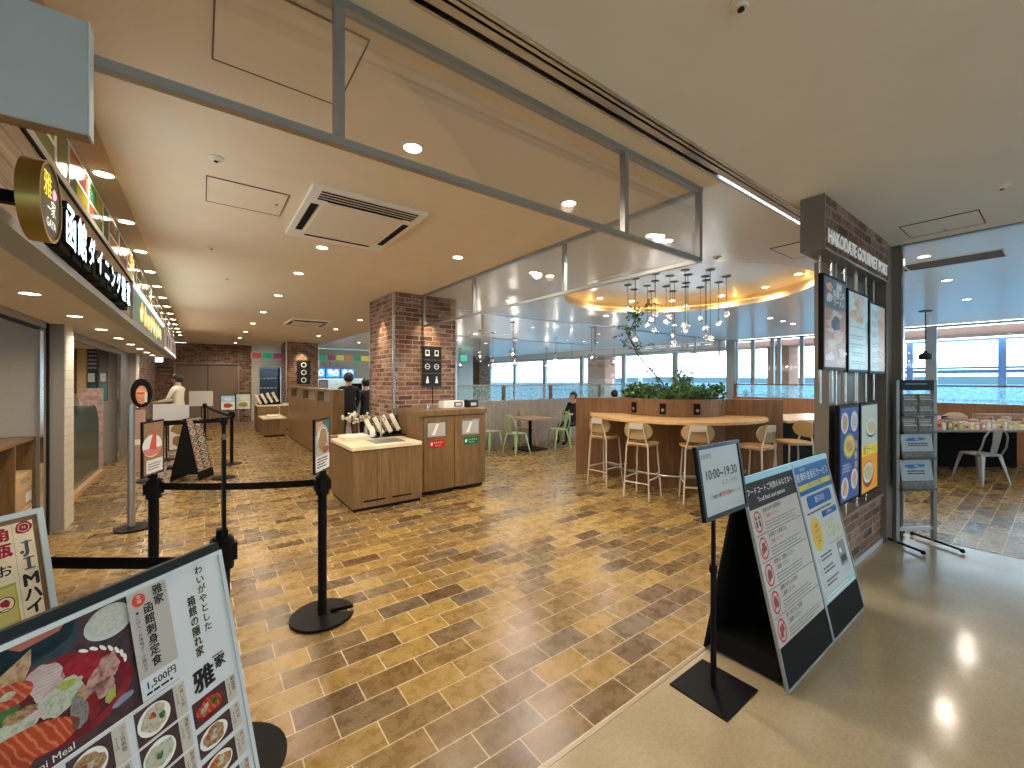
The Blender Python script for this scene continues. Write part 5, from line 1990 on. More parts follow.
# ------------------------------------------------------------------ double notice A-frame
def aframe(x0, x1, name, label, drawfn, yb=.85, yt=1.08, zt=1.05, yback=1.30):
    w = x1 - x0
    c0 = Vector(((x0 + x1) / 2, (yb + yback) / 2, 0))
    t = thing(name, label, 'notice board', c0)
    V_ = Vector((0, yt - yb, zt - .004))
    L = V_.length
    V_.normalize()
    bd = Board(Vector((x0, yb, .004)) - c0, (1, 0, 0), V_, .0005)
    bd.slab(0.004, 0, w - .004, L, .014, BLACKM, 0)
    bd.build('front_panel', t)
    MB().box((x0 + .03 - c0.x, yb + .05 - c0.y, .015), (x1 - .03 - c0.x, yback - .04 - c0.y, .13), BLACKM).build('weight_tray', t)
    bd = Board(Vector((x0, yb, .004)) - c0, (1, 0, 0), V_, .0005)
    frame4(bd, w, L, .010, M('alu_frame', (.34, .40, .44), .35, .5), 10, .016)
    bd.slab(0, L - .03, w, L + .006, .02, M('alu_blue_top', (.22, .40, .50), .3, .3), 12)
    bd.build('frame', t)
    Vb = Vector((0, yt + .03 - yback, zt - .02)).normalized()
    bb = Board(Vector((x1, yback, .012)) - c0, (-1, 0, 0), Vb)
    bb.slab(0.01, 0, w - .01, L * .985, .014, BLACKM, 0)
    bb.build('back_panel', t)
    bd = Board(Vector((x0, yb, .004)) - c0, (1, 0, 0), V_, .0005)
    drawfn(bd, w, L)
    bd.build('poster', t)
    return t


def draw_rules(bd, w, L):
    GR = M('rules_paper', (.46, .45, .44), .2)
    bd.rect(.014, .2, w - .014, L - .03, GR, 1)
    bd.rect(.014, L - .175, w - .014, L - .03, DKPRINT, 2)
    bd.text('フードコートご利用のみなさまへ', w / 2 - .005, L - .085, .042, PAPER, 3)
    bd.text('To all food court patrons', w / 2 - .02, L - .135, .036, PAPER, 3)
    rows = ['飲食以外の長時間の', 'お荷物での席取りは', '喫煙はご遠慮ください', '酒類の持ち込み禁止', '食べ歩きはご遠慮']
    h = (L - .175 - .2) / 5
    for i in range(5):
        v0 = L - .175 - (i + 1) * h
        vc = v0 + h / 2
        if i < 4:
            bd.rect(.03, v0 - .0015, w - .03, v0 + .0015, INK, 3)
        bd.ring(.085, vc, .05, .008, REDI, 3, asp=1.15)
        if i == 0:
            for du in (-.018, .018):
                bd.rect(.085 + du - .008, vc - .03, .085 + du + .008, vc + .005, INK, 3)
                bd.ell(.085 + du, vc + .02, .009, .01, INK, 3)
        else:
            bd.blob(.085, vc, .025, .032, M('brown_icon', (.22, .1, .08), .4), 3, 9, .35, seed=i)
            T = [(.085 - .036, vc - .03), (.085 - .030, vc - .036), (.085 + .036, vc + .03), (.085 + .03, vc + .036)]
            bd.poly(T, REDI, 4)
        bd.text(rows[i], .165, vc + .045, .028, INK if i else DKPRINT, 3, align='LEFT')
        bd.text('ご遠慮ください。', .165, vc + .012, .026, REDI if i < 2 else INK, 3, align='LEFT')
        bd.lines(.165, w - .06, vc - .06, vc - .012, 3, M('grey_ink2', (.2, .2, .22), .3), 3, .18)


def draw_service(bd, w, L):
    bd.rect(.014, .2, w - .014, L - .03, M('service_paper', (.48, .53, .54), .2), 1)
    BL = M('service_blue', (.005, .11, .36), .3)
    bd.rect(.014, L - .215, w - .014, L - .03, BL, 2)
    bd.text('函館空港', .15, L - .055, .022, CYANI, 3)
    bd.text('駐車料金割引サービス', w / 2, L - .105, .058, PAPER, 3)
    bd.poly([(.03, L - .185), (w - .03, L - .185), (w - .015, L - .168), (w - .03, L - .15), (.03, L - .15)], M('service_gold', (.6, .52, .08), .3), 3)
    bd.text('お買い上げのお客様に', w / 2, L - .168, .028, BLUEI, 4)
    bd.poly([(.12, L - .31), (w - .1, L - .31), (w - .085, L - .295), (w - .085, L - .245), (w - .1, L - .23), (.12, L - .23), (.105, L - .245), (.105, L - .295)], BL, 2)
    bd.text('割引方法', w / 2 + .01, L - .27, .045, PAPER, 3)
    bd.lines(.06, w - .06, L - .345, L - .325, 1, INK, 3)
    bd.ell(.145, L - .47, .09, .105, M('service_yellow', (.62, .47, .06), .3), 3)
    for i in range(4):
        bd.text(['1店舗', '2,000円', '以上の', 'ご利用'][i], .145, L - .42 - i * .033, .026, MAR, 4)
    bd.rect(.3, L - .395, w - .05, L - .355, BL, 3)
    bd.text('ご利用場所', .43, L - .375, .022, PAPER, 4)
    bd.blob(.42, L - .49, .12, .07, M('service_map', (.45, .52, .38), .4, var=.2, scale=40), 3, 10, .3)
    bd.rect(.30, L - .57, w - .04, L - .567, INK, 3)
    for i in range(3):
        v = L - .62 - i * .075
        bd.ring(.07, v, .016, .004, M('service_slate', (.2, .25, .3), .4), 3)
        bd.lines(.11, .34, v - .02, v + .025, 2, INK, 3, .22)
    bd.rect(.42, L - .74, .56, L - .585, M('machine_grey', (.22, .23, .25), .4), 3)
    bd.rect(.44, L - .66, .48, L - .63, PAPER, 4)
    bd.rect(.44, L - .72, .54, L - .68, DARKW, 4)
    bd.blob(.52, L - .765, .05, .035, M('machine_lilac', (.45, .47, .6), .4), 3)
    bd.rect(.014, .2, w - .014, .25, M('service_lightblue', (.3, .55, .62), .3), 3)
    bd.lines(.05, w - .05, .205, .245, 2, PAPER, 4)


aframe(2.39, 3.08, 'notice_board', 'grey leaning notice board with a dark header and five red-ring rules', draw_rules)
aframe(3.085, 3.72, 'notice_board', 'blue-headed leaning notice board about parking service beside the low brick wall', draw_service)

# photo menu A-frame down the aisle
def draw_photos(bd, w, h):
    bd.rect(.01, .14, w - .01, h - .01, M('menu_tan', (.45, .38, .3), .3), 1)
    rr = random.Random(8)
    for i in range(2):
        for j in range(6):
            u, v = .02 + i * (w / 2 - .015), .16 + j * .137
            f_ = [F_SHELL, F_SCALL, F_MIX, F_FRY, F_SALMON, F_BROWN, F_NOODLE][(i + 2 * j) % 7] if j < 3 else [F_RADISH, F_SHELL, F_NOODLE, F_GREEN][(i + j) % 4]
            small_dish(bd, u, v, w / 2 - .03, .12, f_, 2, seed=i * 9 + j)


ang = -.436
N_ = Vector((math.cos(ang), math.sin(ang), 0))
U_ = Vector((-N_.y, N_.x, 0))
V_ = (-N_ * .2 + Vector((0, 0, 1))).normalized()
t = thing('photo_menu_board', 'black A-frame board with food photos standing down the aisle', 'menu board', (-.15, 8.25, 0))
O4 = Vector((-.02, 8.2, .01)) - Vector((-.15, 8.25, 0))
bd = Board(O4, U_, V_, .0006)
bd.slab(0, 0, .45, 1.0, .015, BLACK, 0)
bd.build('front_panel', t)
bd = Board(O4, U_, V_, .0006)
draw_photos(bd, .45, 1.0)
bd.build('poster', t)
Vb = (N_ * .2 + Vector((0, 0, 1))).normalized()
bb = Board(O4 - N_ * .42 + U_ * .45, -U_, Vb)
bb.slab(0, 0, .45, 1.0, .015, BLACK, 0)
bb.add([O4 + V_ * .98 - N_ * .02, O4 - N_ * .40 + Vector((0, 0, .1)), O4 - N_ * .02 + Vector((0, 0, .1))], [(0, 1, 2)], BLACKM)
bb.build('back_panel', t)

# poster board behind, reception boards
t = post_poster(-.30, 9.75, .30, -PI / 2 + .4, .36, .52, 'framed food poster low behind the photo menu board', lambda bd, w, h: (bd.rect(0, 0, w, h, PAPER, 1), bd.blob(w * .5, h * .7, w * .4, h * .2, F_MIX, 2), bd.blob(w * .5, h * .3, w * .4, h * .2, F_BROWN, 2)), 'food_poster')
MB().box((-.2, -.12, -.30), (.2, .12, -.27), BLACK).box((-.02, -.02, -.30), (.02, .02, .03), BLACK).build('base', t)


def white_board(px, dep, y0, y1, w, label, ang, mat=PAPER):
    d = ray(px, 380)
    p = Vector((0, 0, 0)) + d * dep
    z0, z1 = 1.6 - (y1 - 380) / FPX * dep, 1.6 - (y0 - 380) / FPX * dep
    t = thing('reception_board', label, 'board', (p.x, p.y, 0), ang)
    MB().box((-w / 2, -.01, z0), (w / 2, .01, z1), mat).build('board', t)
    MB().cyl((0, .02, .02), (0, .02, z0 + .05), .012, BLACK, 8).build('pole', t)
    MB().lathe([(.16, 0), (.16, .015), (.001, .018)], BLACK, (0, .02, 0), 20).build('base', t)


white_board(166, 8.3, 404, 421, .42, 'wide blank white reception board beside the staff member', -.3, M('board_lilac_white', (.72, .74, .78), .4))
white_board(183, 7.9, 405, 419, .19, 'small white reception panel right of the wide one', -.3, M('board_lilac_white2', (.7, .73, .8), .4))
white_board(201, 11.6, 391, 406, .60, 'tilted white board on a stand before the brown doors', -.5)
t = thing('oval_picture_sign', 'oval black-rimmed picture in pink and orange on a slim grey pole', 'sign', (-.52, 6.0, 0), -.3)
b = MB()
T = Matrix.Rotation(PI / 2, 4, 'X')
pr_ = []
vs = []
for y in (-.02, .02):
    for i in range(28):
        a = 2 * PI * i / 28
        vs.append((.09 * math.cos(a), y, 1.46 + .155 * math.sin(a)))
b.add(vs, [tuple(range(28)), tuple(range(55, 27, -1))] + [((i + 1) % 28, i, i + 28, (i + 1) % 28 + 28) for i in range(28)], BLACKM)
b.build('rim', t)
bd = Board((0, -.022, 1.42), (1, 0, 0), (0, 0, 1), .001)
bd.ell(.01, 0.02, .052, .10, M('print_peach', (.62, .26, .17), .5), 1)
bd.ell(.005, .045, .042, .05, M('print_orange2', (.7, .32, .2), .5), 2)
bd.rect(-.03, .03, .04, .045, RED_C, 3)
bd.rect(-.035, .055, .045, .065, M('print_peach_light', (.75, .5, .38), .5), 3)
bd.rect(.035, -.06, .06, .05, M('print_pale', (.75, .65, .55), .5), 3)
bd.build('picture', t)
MB().cyl((-.09, 0, .03), (-.09, 0, 1.33), .034, METAL, 14).cyl((.0, 0, 1.30), (-.09, 0, 1.28), .015, STEEL, 8).build('pole', t)
MB().lathe([(.17, 0), (.17, .02), (.001, .03)], BLACK, (-.06, 0, 0), 24).build('base', t)
MB().box((-.055, -.012, .62), (.03, .012, 1.28), M('pink_brown_banner', (.42, .27, .24), .6)).box((-.055, -.015, .9), (.03, -.012, .96), CREAM).build('banner', t)

# ------------------------------------------------------------------ gate menu screens (five lit panels)
def screen(x0, x1, z0, z1, label, draw, y=1.055, rods=(.25, .75)):
    t = thing('menu_screen', label, 'screen', (x0, y, z0))
    w, h = x1 - x0, z1 - z0
    MB().rbox((0, 0, 0), (w, .032, h), BLACK, .003).build('housing', t)
    for r in rods:
        b = MB()
        b.cyl((w * r, .058, max(-.25, .49 - z0)), (w * r, .058, 2.556 - z0), .008, STEEL, 8)
        b.build('hanging_rod', t)
    bd = Board((.022, -.001, .022), (1, 0, 0), (0, 0, 1), .0006)
    draw(bd, w - .044, h - .044)
    bd.build('display', t)
    return t


def E(name, col, s=.8):
    if 'scr_' + name in MATS:
        return MATS['scr_' + name]
    m = M('scr_' + name, col, .15, emit=s * .5)
    m.node_tree.nodes['Principled BSDF'].inputs['Base Color'].default_value = (.02, .02, .022, 1)
    return m


S_WARM = mat_screen('scr_dish_warm', [(.25, .06, .03), (.75, .3, .12), (.85, .7, .45), (.3, .35, .1)], 40, .3)
S_COOL = mat_screen('scr_dish_cool', [(.5, .35, .28), (.6, .75, .75), (.8, .8, .75), (.55, .2, .12)], 45, .3)
S_RED = mat_screen('scr_dish_red', [(.7, .12, .06), (.85, .45, .25), (.8, .75, .7), (.15, .1, .1)], 45, .32)
S_BLUE = mat_screen('scr_blue', [(.005, .02, .12), (.03, .1, .35), (.01, .04, .2)], 10, .5)
S_AQUA = mat_screen('scr_aqua', [(.25, .6, .75), (.6, .85, .9), (.45, .75, .85)], 9, .35)


def d_a(bd, w, h):
    bd.rect(0, 0, w, h, S_RED, 1)
    bd.rect(0, h * .66, w, h, E('greytop', (.16, .22, .26), .5), 2)
    bd.blob(w * .22, h * .9, w * .14, h * .05, S_WARM, 3)
    bd.blob(w * .22, h * .78, w * .14, h * .05, S_COOL, 3)
    for i, s2 in enumerate(['海鮮', '料理と丼', 'ラーメン']):
        bd.text(s2, w * .66, h * (.92 - i * .09), w * .14, E('whitetxt', (.85, .95, 1), .9), 4)
    bd.rect(0, 0, w, h * .66, E('salmonbg', (.62, .32, .24), .5), 2)
    for i in range(11):
        rr = random.Random(i)
        bd.blob(w * rr.uniform(.15, .85), h * (.06 + .054 * i), w * .2, h * .05, [S_WARM, S_COOL, S_RED][i % 3], 3 + i % 3, rnd=.3)
    bd.blob(w * .5, h * .5, w * .2, h * .09, E('navy', (.06, .09, .16), .5), 7)
    bd.rect(0, h * .41, w * .9, h * .42, E('aqualine', (.3, .6, .65), .8), 8)


def d_b(bd, w, h):
    bd.rect(0, 0, w, h, S_AQUA, 1)
    for i in range(10):
        rr = random.Random(i + 30)
        bd.blob(w * rr.uniform(.2, .85), h * (.66 + .033 * i), w * .2, h * .05, [S_WARM, S_COOL][i % 2], 2 + i % 4, rnd=.25)
    bd.rect(w * .9, 0, w, h * .35, E('cream', (.8, .7, .5), .6), 3)
    bd.rect(w * .93, h * .35, w, h * .66, E('green', (.05, .3, .12), .6), 3)
    for i in range(4):
        bd.rect(0, h * (.22 + i * .11), w * .9, h * (.23 + i * .11), E('bluegrey', (.25, .45, .52), .6), 3)
        bd.lines(w * .1, w * .85, h * (.06 + i * .11), h * (.12 + i * .11), 2, E('bluegrey', (.25, .45, .52), .6), 4)


def d_c(bd, w, h):
    bd.rect(0, 0, w, h, S_COOL, 1)
    bd.rect(0, 0, w * .55, h, S_AQUA, 2)
    for i in range(6):
        bd.blob(w * .72, h * (.1 + .155 * i), w * .26, h * .07, [S_RED, S_WARM, S_RED][i % 3], 3, rnd=.3, seed=i)
        bd.lines(w * .08, w * .45, h * (.04 + .155 * i), h * (.13 + .155 * i), 3, E('bluegrey', (.25, .45, .52), .6), 4)


def d_d(bd, w, h):
    bd.rect(0, 0, w, h, S_BLUE, 1)
    W_ = E('white', (.8, .85, .85), .7)
    for u, v, f_ in ((.22, .84, S_WARM), (.75, .84, S_COOL), (.22, .14, S_WARM), (.75, .2, S_RED)):
        bd.ell(w * u, h * v, w * .2, h * .115, W_, 2)
        bd.blob(w * u, h * v, w * .14, h * .08, f_, 3)
    bd.ell(w * .45, h * .58, w * .33, h * .14, E('limegreen', (.2, .5, .15), .7), 4)
    bd.ell(w * .45, h * .58, w * .28, h * .115, E('amber', (.8, .6, .15), .8), 5)
    bd.blob(w * .45, h * .58, w * .17, h * .07, S_WARM, 6)
    bd.vtext('海鮮丼', w * .82, h * .62, w * .17, E('gold', (.9, .7, .2), .8), 7, 1.05)
    bd.lines(w * .1, w * .6, h * .3, h * .4, 3, E('palegreen', (.5, .7, .6), .6), 4)


def d_e(bd, w, h):
    bd.rect(0, h * .5, w, h, E('palemint', (.55, .7, .62), .75), 1)
    bd.rect(0, 0, w, h * .48, E('orange', (.9, .38, .02), .85), 1)
    bd.rect(0, h * .42, w, h * .54, E('yellow', (.9, .75, .1), .85), 2)
    bd.text('塩ラーメン', w * .5, h * .48, w * .17, E('navy2', (.02, .05, .15), .3), 4)
    bd.ell(w * .6, h * .72, w * .34, h * .1, E('bowlblk', (.03, .03, .04), .3), 3, t0=PI, t1=2 * PI)
    bd.ell(w * .6, h * .74, w * .34, h * .10, W2 if False else E('white', (.8, .85, .85), .7), 4)
    bd.blob(w * .6, h * .74, w * .25, h * .07, mat_cache_mix, 5)
    bd.ell(w * .38, h * .2, w * .34, h * .15, E('bowlred', (.4, .08, .02), .5), 3)
    bd.ell(w * .38, h * .22, w * .31, h * .12, E('white', (.8, .85, .85), .7), 4)
    bd.blob(w * .38, h * .22, w * .24, h * .09, mat_cache_mix, 5)


mat_cache_mix = mat_screen('scr_noodle', [(.3, .45, .2), (.8, .78, .45), (.75, .5, .15)], 45, .32)
screen(3.60, 4.12, 1.675, 2.38, 'tall lit menu screen at the left of the upper three on the gate', d_a)
screen(4.17, 4.73, 1.665, 2.345, 'middle lit menu screen of the upper three on the gate', d_b)
screen(4.78, 5.30, 1.66, 2.31, 'lit menu screen at the right of the upper three, by the gate column', d_c)
screen(3.94, 4.44, .62, 1.40, 'lower lit menu screen with dark blue picture of seafood bowls', d_d, 1.05)
screen(4.49, 5.02, .60, 1.40, 'lower lit menu screen in pale green and orange with noodle bowls', d_e, 1.05)

# ------------------------------------------------------------------ brochure rack
t = thing('brochure_rack', 'grey metal brochure rack standing beside the gate column', 'rack', (5.57, .885, 0), -.55)
b = MB()
for x in (-.2, .2):
    b.box((x - .018, -.015, .03), (x + .018, .015, 1.6), M('rack_grey_metal', (.17, .18, .18), .35, .4))
b.box((-.2, -.012, .14), (.2, .012, .17), METAL)
b.build('frame', t)
b = MB()
for x in (-.2, .2):
    b.cyl((x, -.24, .03), (x, .20, .03), .011, BLACK, 10)
    b.ball((x, -.24, .025), .02, BLACK, 10, 6)
    b.ball((x, .2, .025), .02, BLACK, 10, 6)
b.build('foot', t)
MB().box((-.18, -.02, 1.50), (.18, .01, 1.6), M('rack_header', (.008, .014, .016), .4, spec=.2)).box((-.13, -.022, 1.555), (.1, -.02, 1.57), M('rack_header_text', (.12, .2, .2), .4)).build('header_sign', t)
tiers = [(1.28, 2, 2), (1.12, 2, 1), (.84, 1, 1), (.52, 1, 1)]
for i, z in enumerate((1.28, 1.11, .86, .56)):
    q = MB().box((-.18, -.05, z - .028), (.18, .01, z - .022), BLACK).box((-.178, -.053, z - .028), (.178, -.05, z - .005), M('clear_acrylic_dark', (.03, .035, .04), .3))
    q.build('tray', t)
BRO = M('brochure_grey', (.12, .125, .125), .4, var=.4, scale=50)
BRL = M('brochure_pale', (.30, .36, .40), .35)
lab = {0: 'small grey brochure in the top tier of the rack', 1: 'small grey brochure in the second tier of the rack'}
T0 = Matrix.Translation((5.57, .885, 0)) @ Matrix.Rotation(-.55, 4, 'Z')
for (z, h, w, xs, lb, big) in ((1.365, .10, .16, (-.085, .085), 'topmost row', 0), (1.26, .10, .16, (-.085, .085), 'second row', 0), (1.09, .155, .16, (-.085, .085), 'third row', 0), (.84, .235, .335, (0,), 'upper large one', 1), (.54, .285, .335, (0,), 'lowest large one', 1)):
    for x in xs:
        side = '' if len(xs) == 1 else (', gate side' if x < 0 else ', outer side')
        bd = Board((x - w / 2, -.035, z), (1, 0, 0), (0, .12, 1), .0008)
        bd.slab(0, 0, w, h, .01, BRL if big else BRO, 0)
        if big:
            bd.blob(w * .35, h * .78, w * .2, h * .07, BLUEI, 1)
            bd.blob(w * .6, h * .80, w * .18, h * .06, BLUEI, 1)
            bd.blob(w * .5, h * .79, w * .08, h * .03, BRL, 2)
            bd.lines(w * .2, w * .85, h * .5, h * .66, 2, DARKW, 1)
            bd.rect(0, 0, w, h * .3, BRO, 1)
        else:
            bd.rect(w * .1, h * .45, w * .9, h * .5, GREYP, 1)
            bd.lines(w * .1, w * .9, h * .55, h * .85, 3, GREYP, 1, .15)
        o = bd.build('brochure')
        o.matrix_world = T0
        tag(o, ('pale brochure with blue emblem in the rack, ' if big else 'small grey brochure in the rack, ') + lb + side, 'brochure')

# ------------------------------------------------------------------ shop signs on the left
t = tag(MB().rbox((-1.3, 1.30, 2.143), (-.201, 1.345, 2.395), M('blank_sign_grey', (.42, .46, .48), .5), .002).box((-1.3, 1.302, 2.1415), (-.203, 1.343, 2.1435), M('sign_wood_edge', (.3, .2, .12), .6, var=.4, scale=20)).box((-.2005, 1.30, 2.143), (-.199, 1.345, 2.395), M('sign_edge_light', (.7, .8, .85), .4)).build('hanging_sign'), 'blank light grey sign panel projecting above the shop front, top corner', 'sign')
MB().cyl((-.65, 1.322, 2.39), (-.65, 1.322, CZ - .0), .012, METAL).cyl((-1.15, 1.322, 2.39), (-1.15, 1.322, CZ), .012, METAL).build('hanger_rod', t)
t = thing('round_shop_sign', 'round gold-rimmed shop sign with yellow characters above the shop', 'sign', (-.42, 2.13, 2.22))
b = MB()
n = 48
vs = []
for x, r in ((-.055, .134), (-.055, .138), (0, .138), (0, .128), (-.008, .128)):
    for i in range(n):
        a = 2 * PI * i / n
        vs.append((x, r * math.cos(a), r * math.sin(a)))
fs = []
for k in range(4):
    for i in range(n):
        j = (i + 1) % n
        fs.append((k * n + i, k * n + j, k * n + n + j, k * n + n + i))
fs.append(tuple(range(4 * n, 5 * n)))
b.add(vs, fs, M('brushed_gold', (.42, .3, .09), .35, .85))
b.add(vs[:n], [tuple(range(n - 1, -1, -1))], MATS['brushed_gold'])
b.box((-.15, .0, -.02), (-.055, .04, .02), BLACKM)
b.build('drum', t, smooth=True)
bd = Board((-.005, 0, 0), (0, 1, 0), (0, 0, 1), .001)
bd.ell(0, 0, .127, .127, M('sign_dark_face', (.045, .032, .03), .4), 1, 40)
YL = M('lit_yellow_sign', (.95, .72, .05), .4, emit=1.0)
WL_ = M('lit_white_sign', (.95, .93, .85), .4, emit=.9)
bd.text('雅', -.035, .045, .095, YL, 3)
bd.text('家', .03, -.02, .062, WL_, 3)
bd.blob(.045, .04, .024, .02, M('lit_pink_sign', (.85, .4, .55), .4, emit=.8), 3)
bd.text('GAYA', .005, -.075, .042, WL_, 3)
bd.rect(-.04, -.025, -.0, -.02, WL_, 3)
bd.build('face', t)
# channel letters
t = thing('channel_letters', 'row of lit white shop-name characters with deep black sides on the planks', 'sign', (-.568, 2.5, 2.3))
chars = '函館ダイニング雅家'
yy = 2.68
LIT = M('lit_cool_white_letters', (.78, .92, 1), .4, emit=1.15)
for i, ch in enumerate(chars):
    w = .232 if i < 7 else .265
    sz = .205 if i < 2 or i > 6 else .17
    vs, fs = text_geo(ch, 'CENTER', .5)
    b = MB()
    yc = yy + w / 2 - 2.5
    zc = .0 if i > 1 else .0
    dep = .08
    b.add([(dep * (v[2] + .5) * .98, yc + v[0] * sz * 1.12, v[1] * sz * 1.12) for v in vs], fs, BLACKM)
    v2, f2 = text_geo(ch, 'CENTER', 0.0)
    for du, dv in ((0, 0), (.006, 0), (-.006, 0), (0, .006), (0, -.006)):
        b.add([(dep * .985 + abs(du) * .02 + abs(dv) * .04, yc + v[0] * sz + du, v[1] * sz + dv) for v in v2], f2, LIT)
    # backing tray that gives each character its deep black side
    b.box((0, yc - w * .43, -sz * .52), (.06, yc + w * .40, sz * .46), BLACKM)
    b.build('character', t)
    yy += w
# picture sign boxes further along
t = thing('lightbox_sign', 'long lit green lightbox with orange food letters above the second shop', 'sign', (-.60, 5.6, 2.19))
MB().box((0, 0, 0), (.05, 4.1, .385), PANELG).build('box', t)
MB().box((.05, .05, .355), (.07, 4.05, .38), M('cyan_tube_light', (.6, .95, 1), .4, emit=2.2)).build('light_tube', t)
bd = Board((.051, .15, .03), (0, 1, 0), (0, 0, 1), .001)
bd.slab(0, 0, 3.8, .31, .001, M('sign_green_face', (.12, .24, .18), .4, emit=.4), 1)
OR_ = M('lit_orange_letters', (.95, .5, .15), .4, emit=.9)
YE_ = M('lit_cream_letters', (.98, .85, .5), .4, emit=.9)
for i in range(8):
    bd.blob(.6 + i * .38, .15 - .01 * (i % 3), .17, .11, OR_, 2, 12, .3, seed=i)
    bd.blob(.62 + i * .38, .14, .09, .06, YE_, 3, 10, .35, seed=i + 9)
bd.build('face', t)
t = thing('poster_sign', 'white sign box with dark figures at the far end of the shop front', 'sign', (-.60, 10.0, 2.19))
MB().box((0, 0, 0), (.05, 4.1, .385), PAPER).box((.05, 0, 0), (.06, 4.1, .02), M('warm_edge_light', (1, .9, .75), .4, emit=1.5)).build('box', t)
bd = Board((.051, .1, .03), (0, 1, 0), (0, 0, 1), .001)
bd.slab(0, 0, 3.9, .33, .001, M('sign_pinkish', (.62, .5, .46), .4, emit=.2), 1)
for i in range(5):
    bd.rect(.5 + i * .7, .05, .8 + i * .7, .26, [DARKW, MAR, PAPER][i % 3], 2)
bd.build('face', t)

# ------------------------------------------------------------------ things inside the shops
t = thing('display_shelf', 'brown wooden shelf unit against the grey wall inside the nearest shop', 'shelf', (-1.35, 6.27, 0))
SW = W_OAK
b = MB()
b.box((-.45, -2.2, 1.0), (0, 0, 1.03), SW)
b.box((-.45, -2.2, .03), (0, 0, .06), SW)
b.box((-.45, -2.2, .19), (0, 0, .215), SW)
b.box((-.45, -2.2, 0), (-.43, 0, 1.0), SW)
b.build('carcass', t)
for y in (-.025, -.58, -1.35, -2.2):
    MB().box((-.45, y, .03), (0, y + .025, 1.0), SW).build('side_panel', t)
for i, (z, lb, m_, tx) in enumerate(((.55, 'upper tan carton with dark lettering on the wooden shelf', M('carton_tan', (.52, .36, .2), .7), 'MISOYA'), (.385, 'middle carton with a white label on the wooden shelf', M('carton_brown', (.4, .26, .14), .7), ''), (.22, 'bottom carton on the wooden shelf', M('carton_tan', (.5, .36, .2), .7), ''))):
    o = MB().rbox((-1.74, 5.73, z), (-1.36, 6.22, z + .155), m_, .006)
    if tx:
        bb_ = Board((-1.355, 5.80, z + .075), (0, 1, 0), (0, 0, 1), .001)
        bb_.text(tx, .18, .01, .07, INK, 1)
        o.add(bb_.v, bb_.f, INK)
    else:
        o.box((-1.36, 6.03, z + .03), (-1.357, 6.18, z + .12), PAPER)
    tag(o.build('carton'), lb, 'box')
t = thing('reception_counter', 'dark teal glossy curved counter inside the second shop behind the tiled pillar', 'counter', (-1.42, 8.6, 0))
TEAL = M('dark_teal_lacquer', (.008, .045, .045), .18)
vs, fs = [], []
N = 24
for i in range(N + 1):
    u = i / N
    y = -1.5 + 2.9 * u
    z = .92 + .26 * math.sin(min(1, u * 1.25) * PI / 2) ** 2 - (.25 * ((u - .88) / .12) ** 2 if u > .88 else 0)
    for x in (0, -.5):
        vs += [(x, y, .06), (x, y, z)]
for i in range(N):
    a = i * 4
    fs += [(a, a + 4, a + 5, a + 1), (a + 2, a + 3, a + 7, a + 6), (a + 1, a + 5, a + 7, a + 3)]
fs += [(0, 1, 3, 2), (4 * N, 4 * N + 2, 4 * N + 3, 4 * N + 1)]
b = MB()
b.add(vs, fs, TEAL)
b.build('body', t)
MB().box((-.5, -1.5, 0), (.06, 1.4, .06), M('plinth_oak', (.5, .33, .18), .5)).build('plinth', t)
o = MB().box((-1.75, 10.55, 0), (-1.45, 10.65, 1.45), M('pink_marble', (.5, .36, .33), .3, var=.35, scale=14)).build('marble_panel')
tag(o, 'pink marble panel behind the dark teal counter', 'panel')
t = thing('hanging_banner', 'tan cloth banner hanging on the rear wall inside the second shop', 'banner', (-1.875, 11.15, 1.25))
MB().box((0, 0, 0), (.125, .02, .95), M('tan_cloth', (.66, .45, .22), .8)).box((-.1, 0, .1), (-.005, .02, .95), M('figure_cloth', (.2, .12, .09), .8, var=.6, scale=12)).build('cloth', t)
MB().cyl((-.12, .01, .96), (.13, .01, .96), .012, BLACK, 8).build('rod', t)
for i, (x0, x1) in enumerate(((-1.74, -1.61), (-1.59, -1.46))):
    t = thing('wall_poster', ['dark poster with rows of white writing inside the second shop', 'grey picture panel in dark frame inside the second shop'][i], 'poster', (x0, 11.17, 1.2))
    MB().box((0, 0, 0), (x1 - x0, .02, 1.0), DARKW).build('board', t)
    bd = Board((.006, -.001, .01), (1, 0, 0), (0, 0, 1), .001)
    w = x1 - x0 - .012
    if i == 0:
        bd.slab(0, 0, w, .98, .001, M('poster_slate', (.03, .07, .10), .4), 0)
        for k in range(3):
            bd.vtext('味噌塩醤油', .02 + k * .04, .96, .05, PAPER, 2, 1.5)
        bd.rect(.0, .35, w * .8, .52, PAPER, 3)
        bd.rect(.0, .02, w, .3, M('poster_teal', (.04, .16, .2), .4), 3)
    else:
        bd.slab(0, 0, w, .98, .001, M('poster_midgrey', (.2, .2, .22), .4), 0)
        bd.rect(.02, .36, w - .02, .52, PAPER, 2)
        bd.rect(.01, .0, w - .01, .3, M('poster_teal2', (.1, .3, .35), .4), 2)
    bd.build('print', t)
t = thing('wall_poster', 'orange picture in dark frame inside the third shop', 'poster', (-2.0, 14.05, 1.35))
MB().box((0, 0, 0), (.6, .04, .8), DARKW).box((.03, -.01, .03), (.57, 0, .77), M('print_warm_orange', (.65, .42, .2), .5)).build('frame', t)


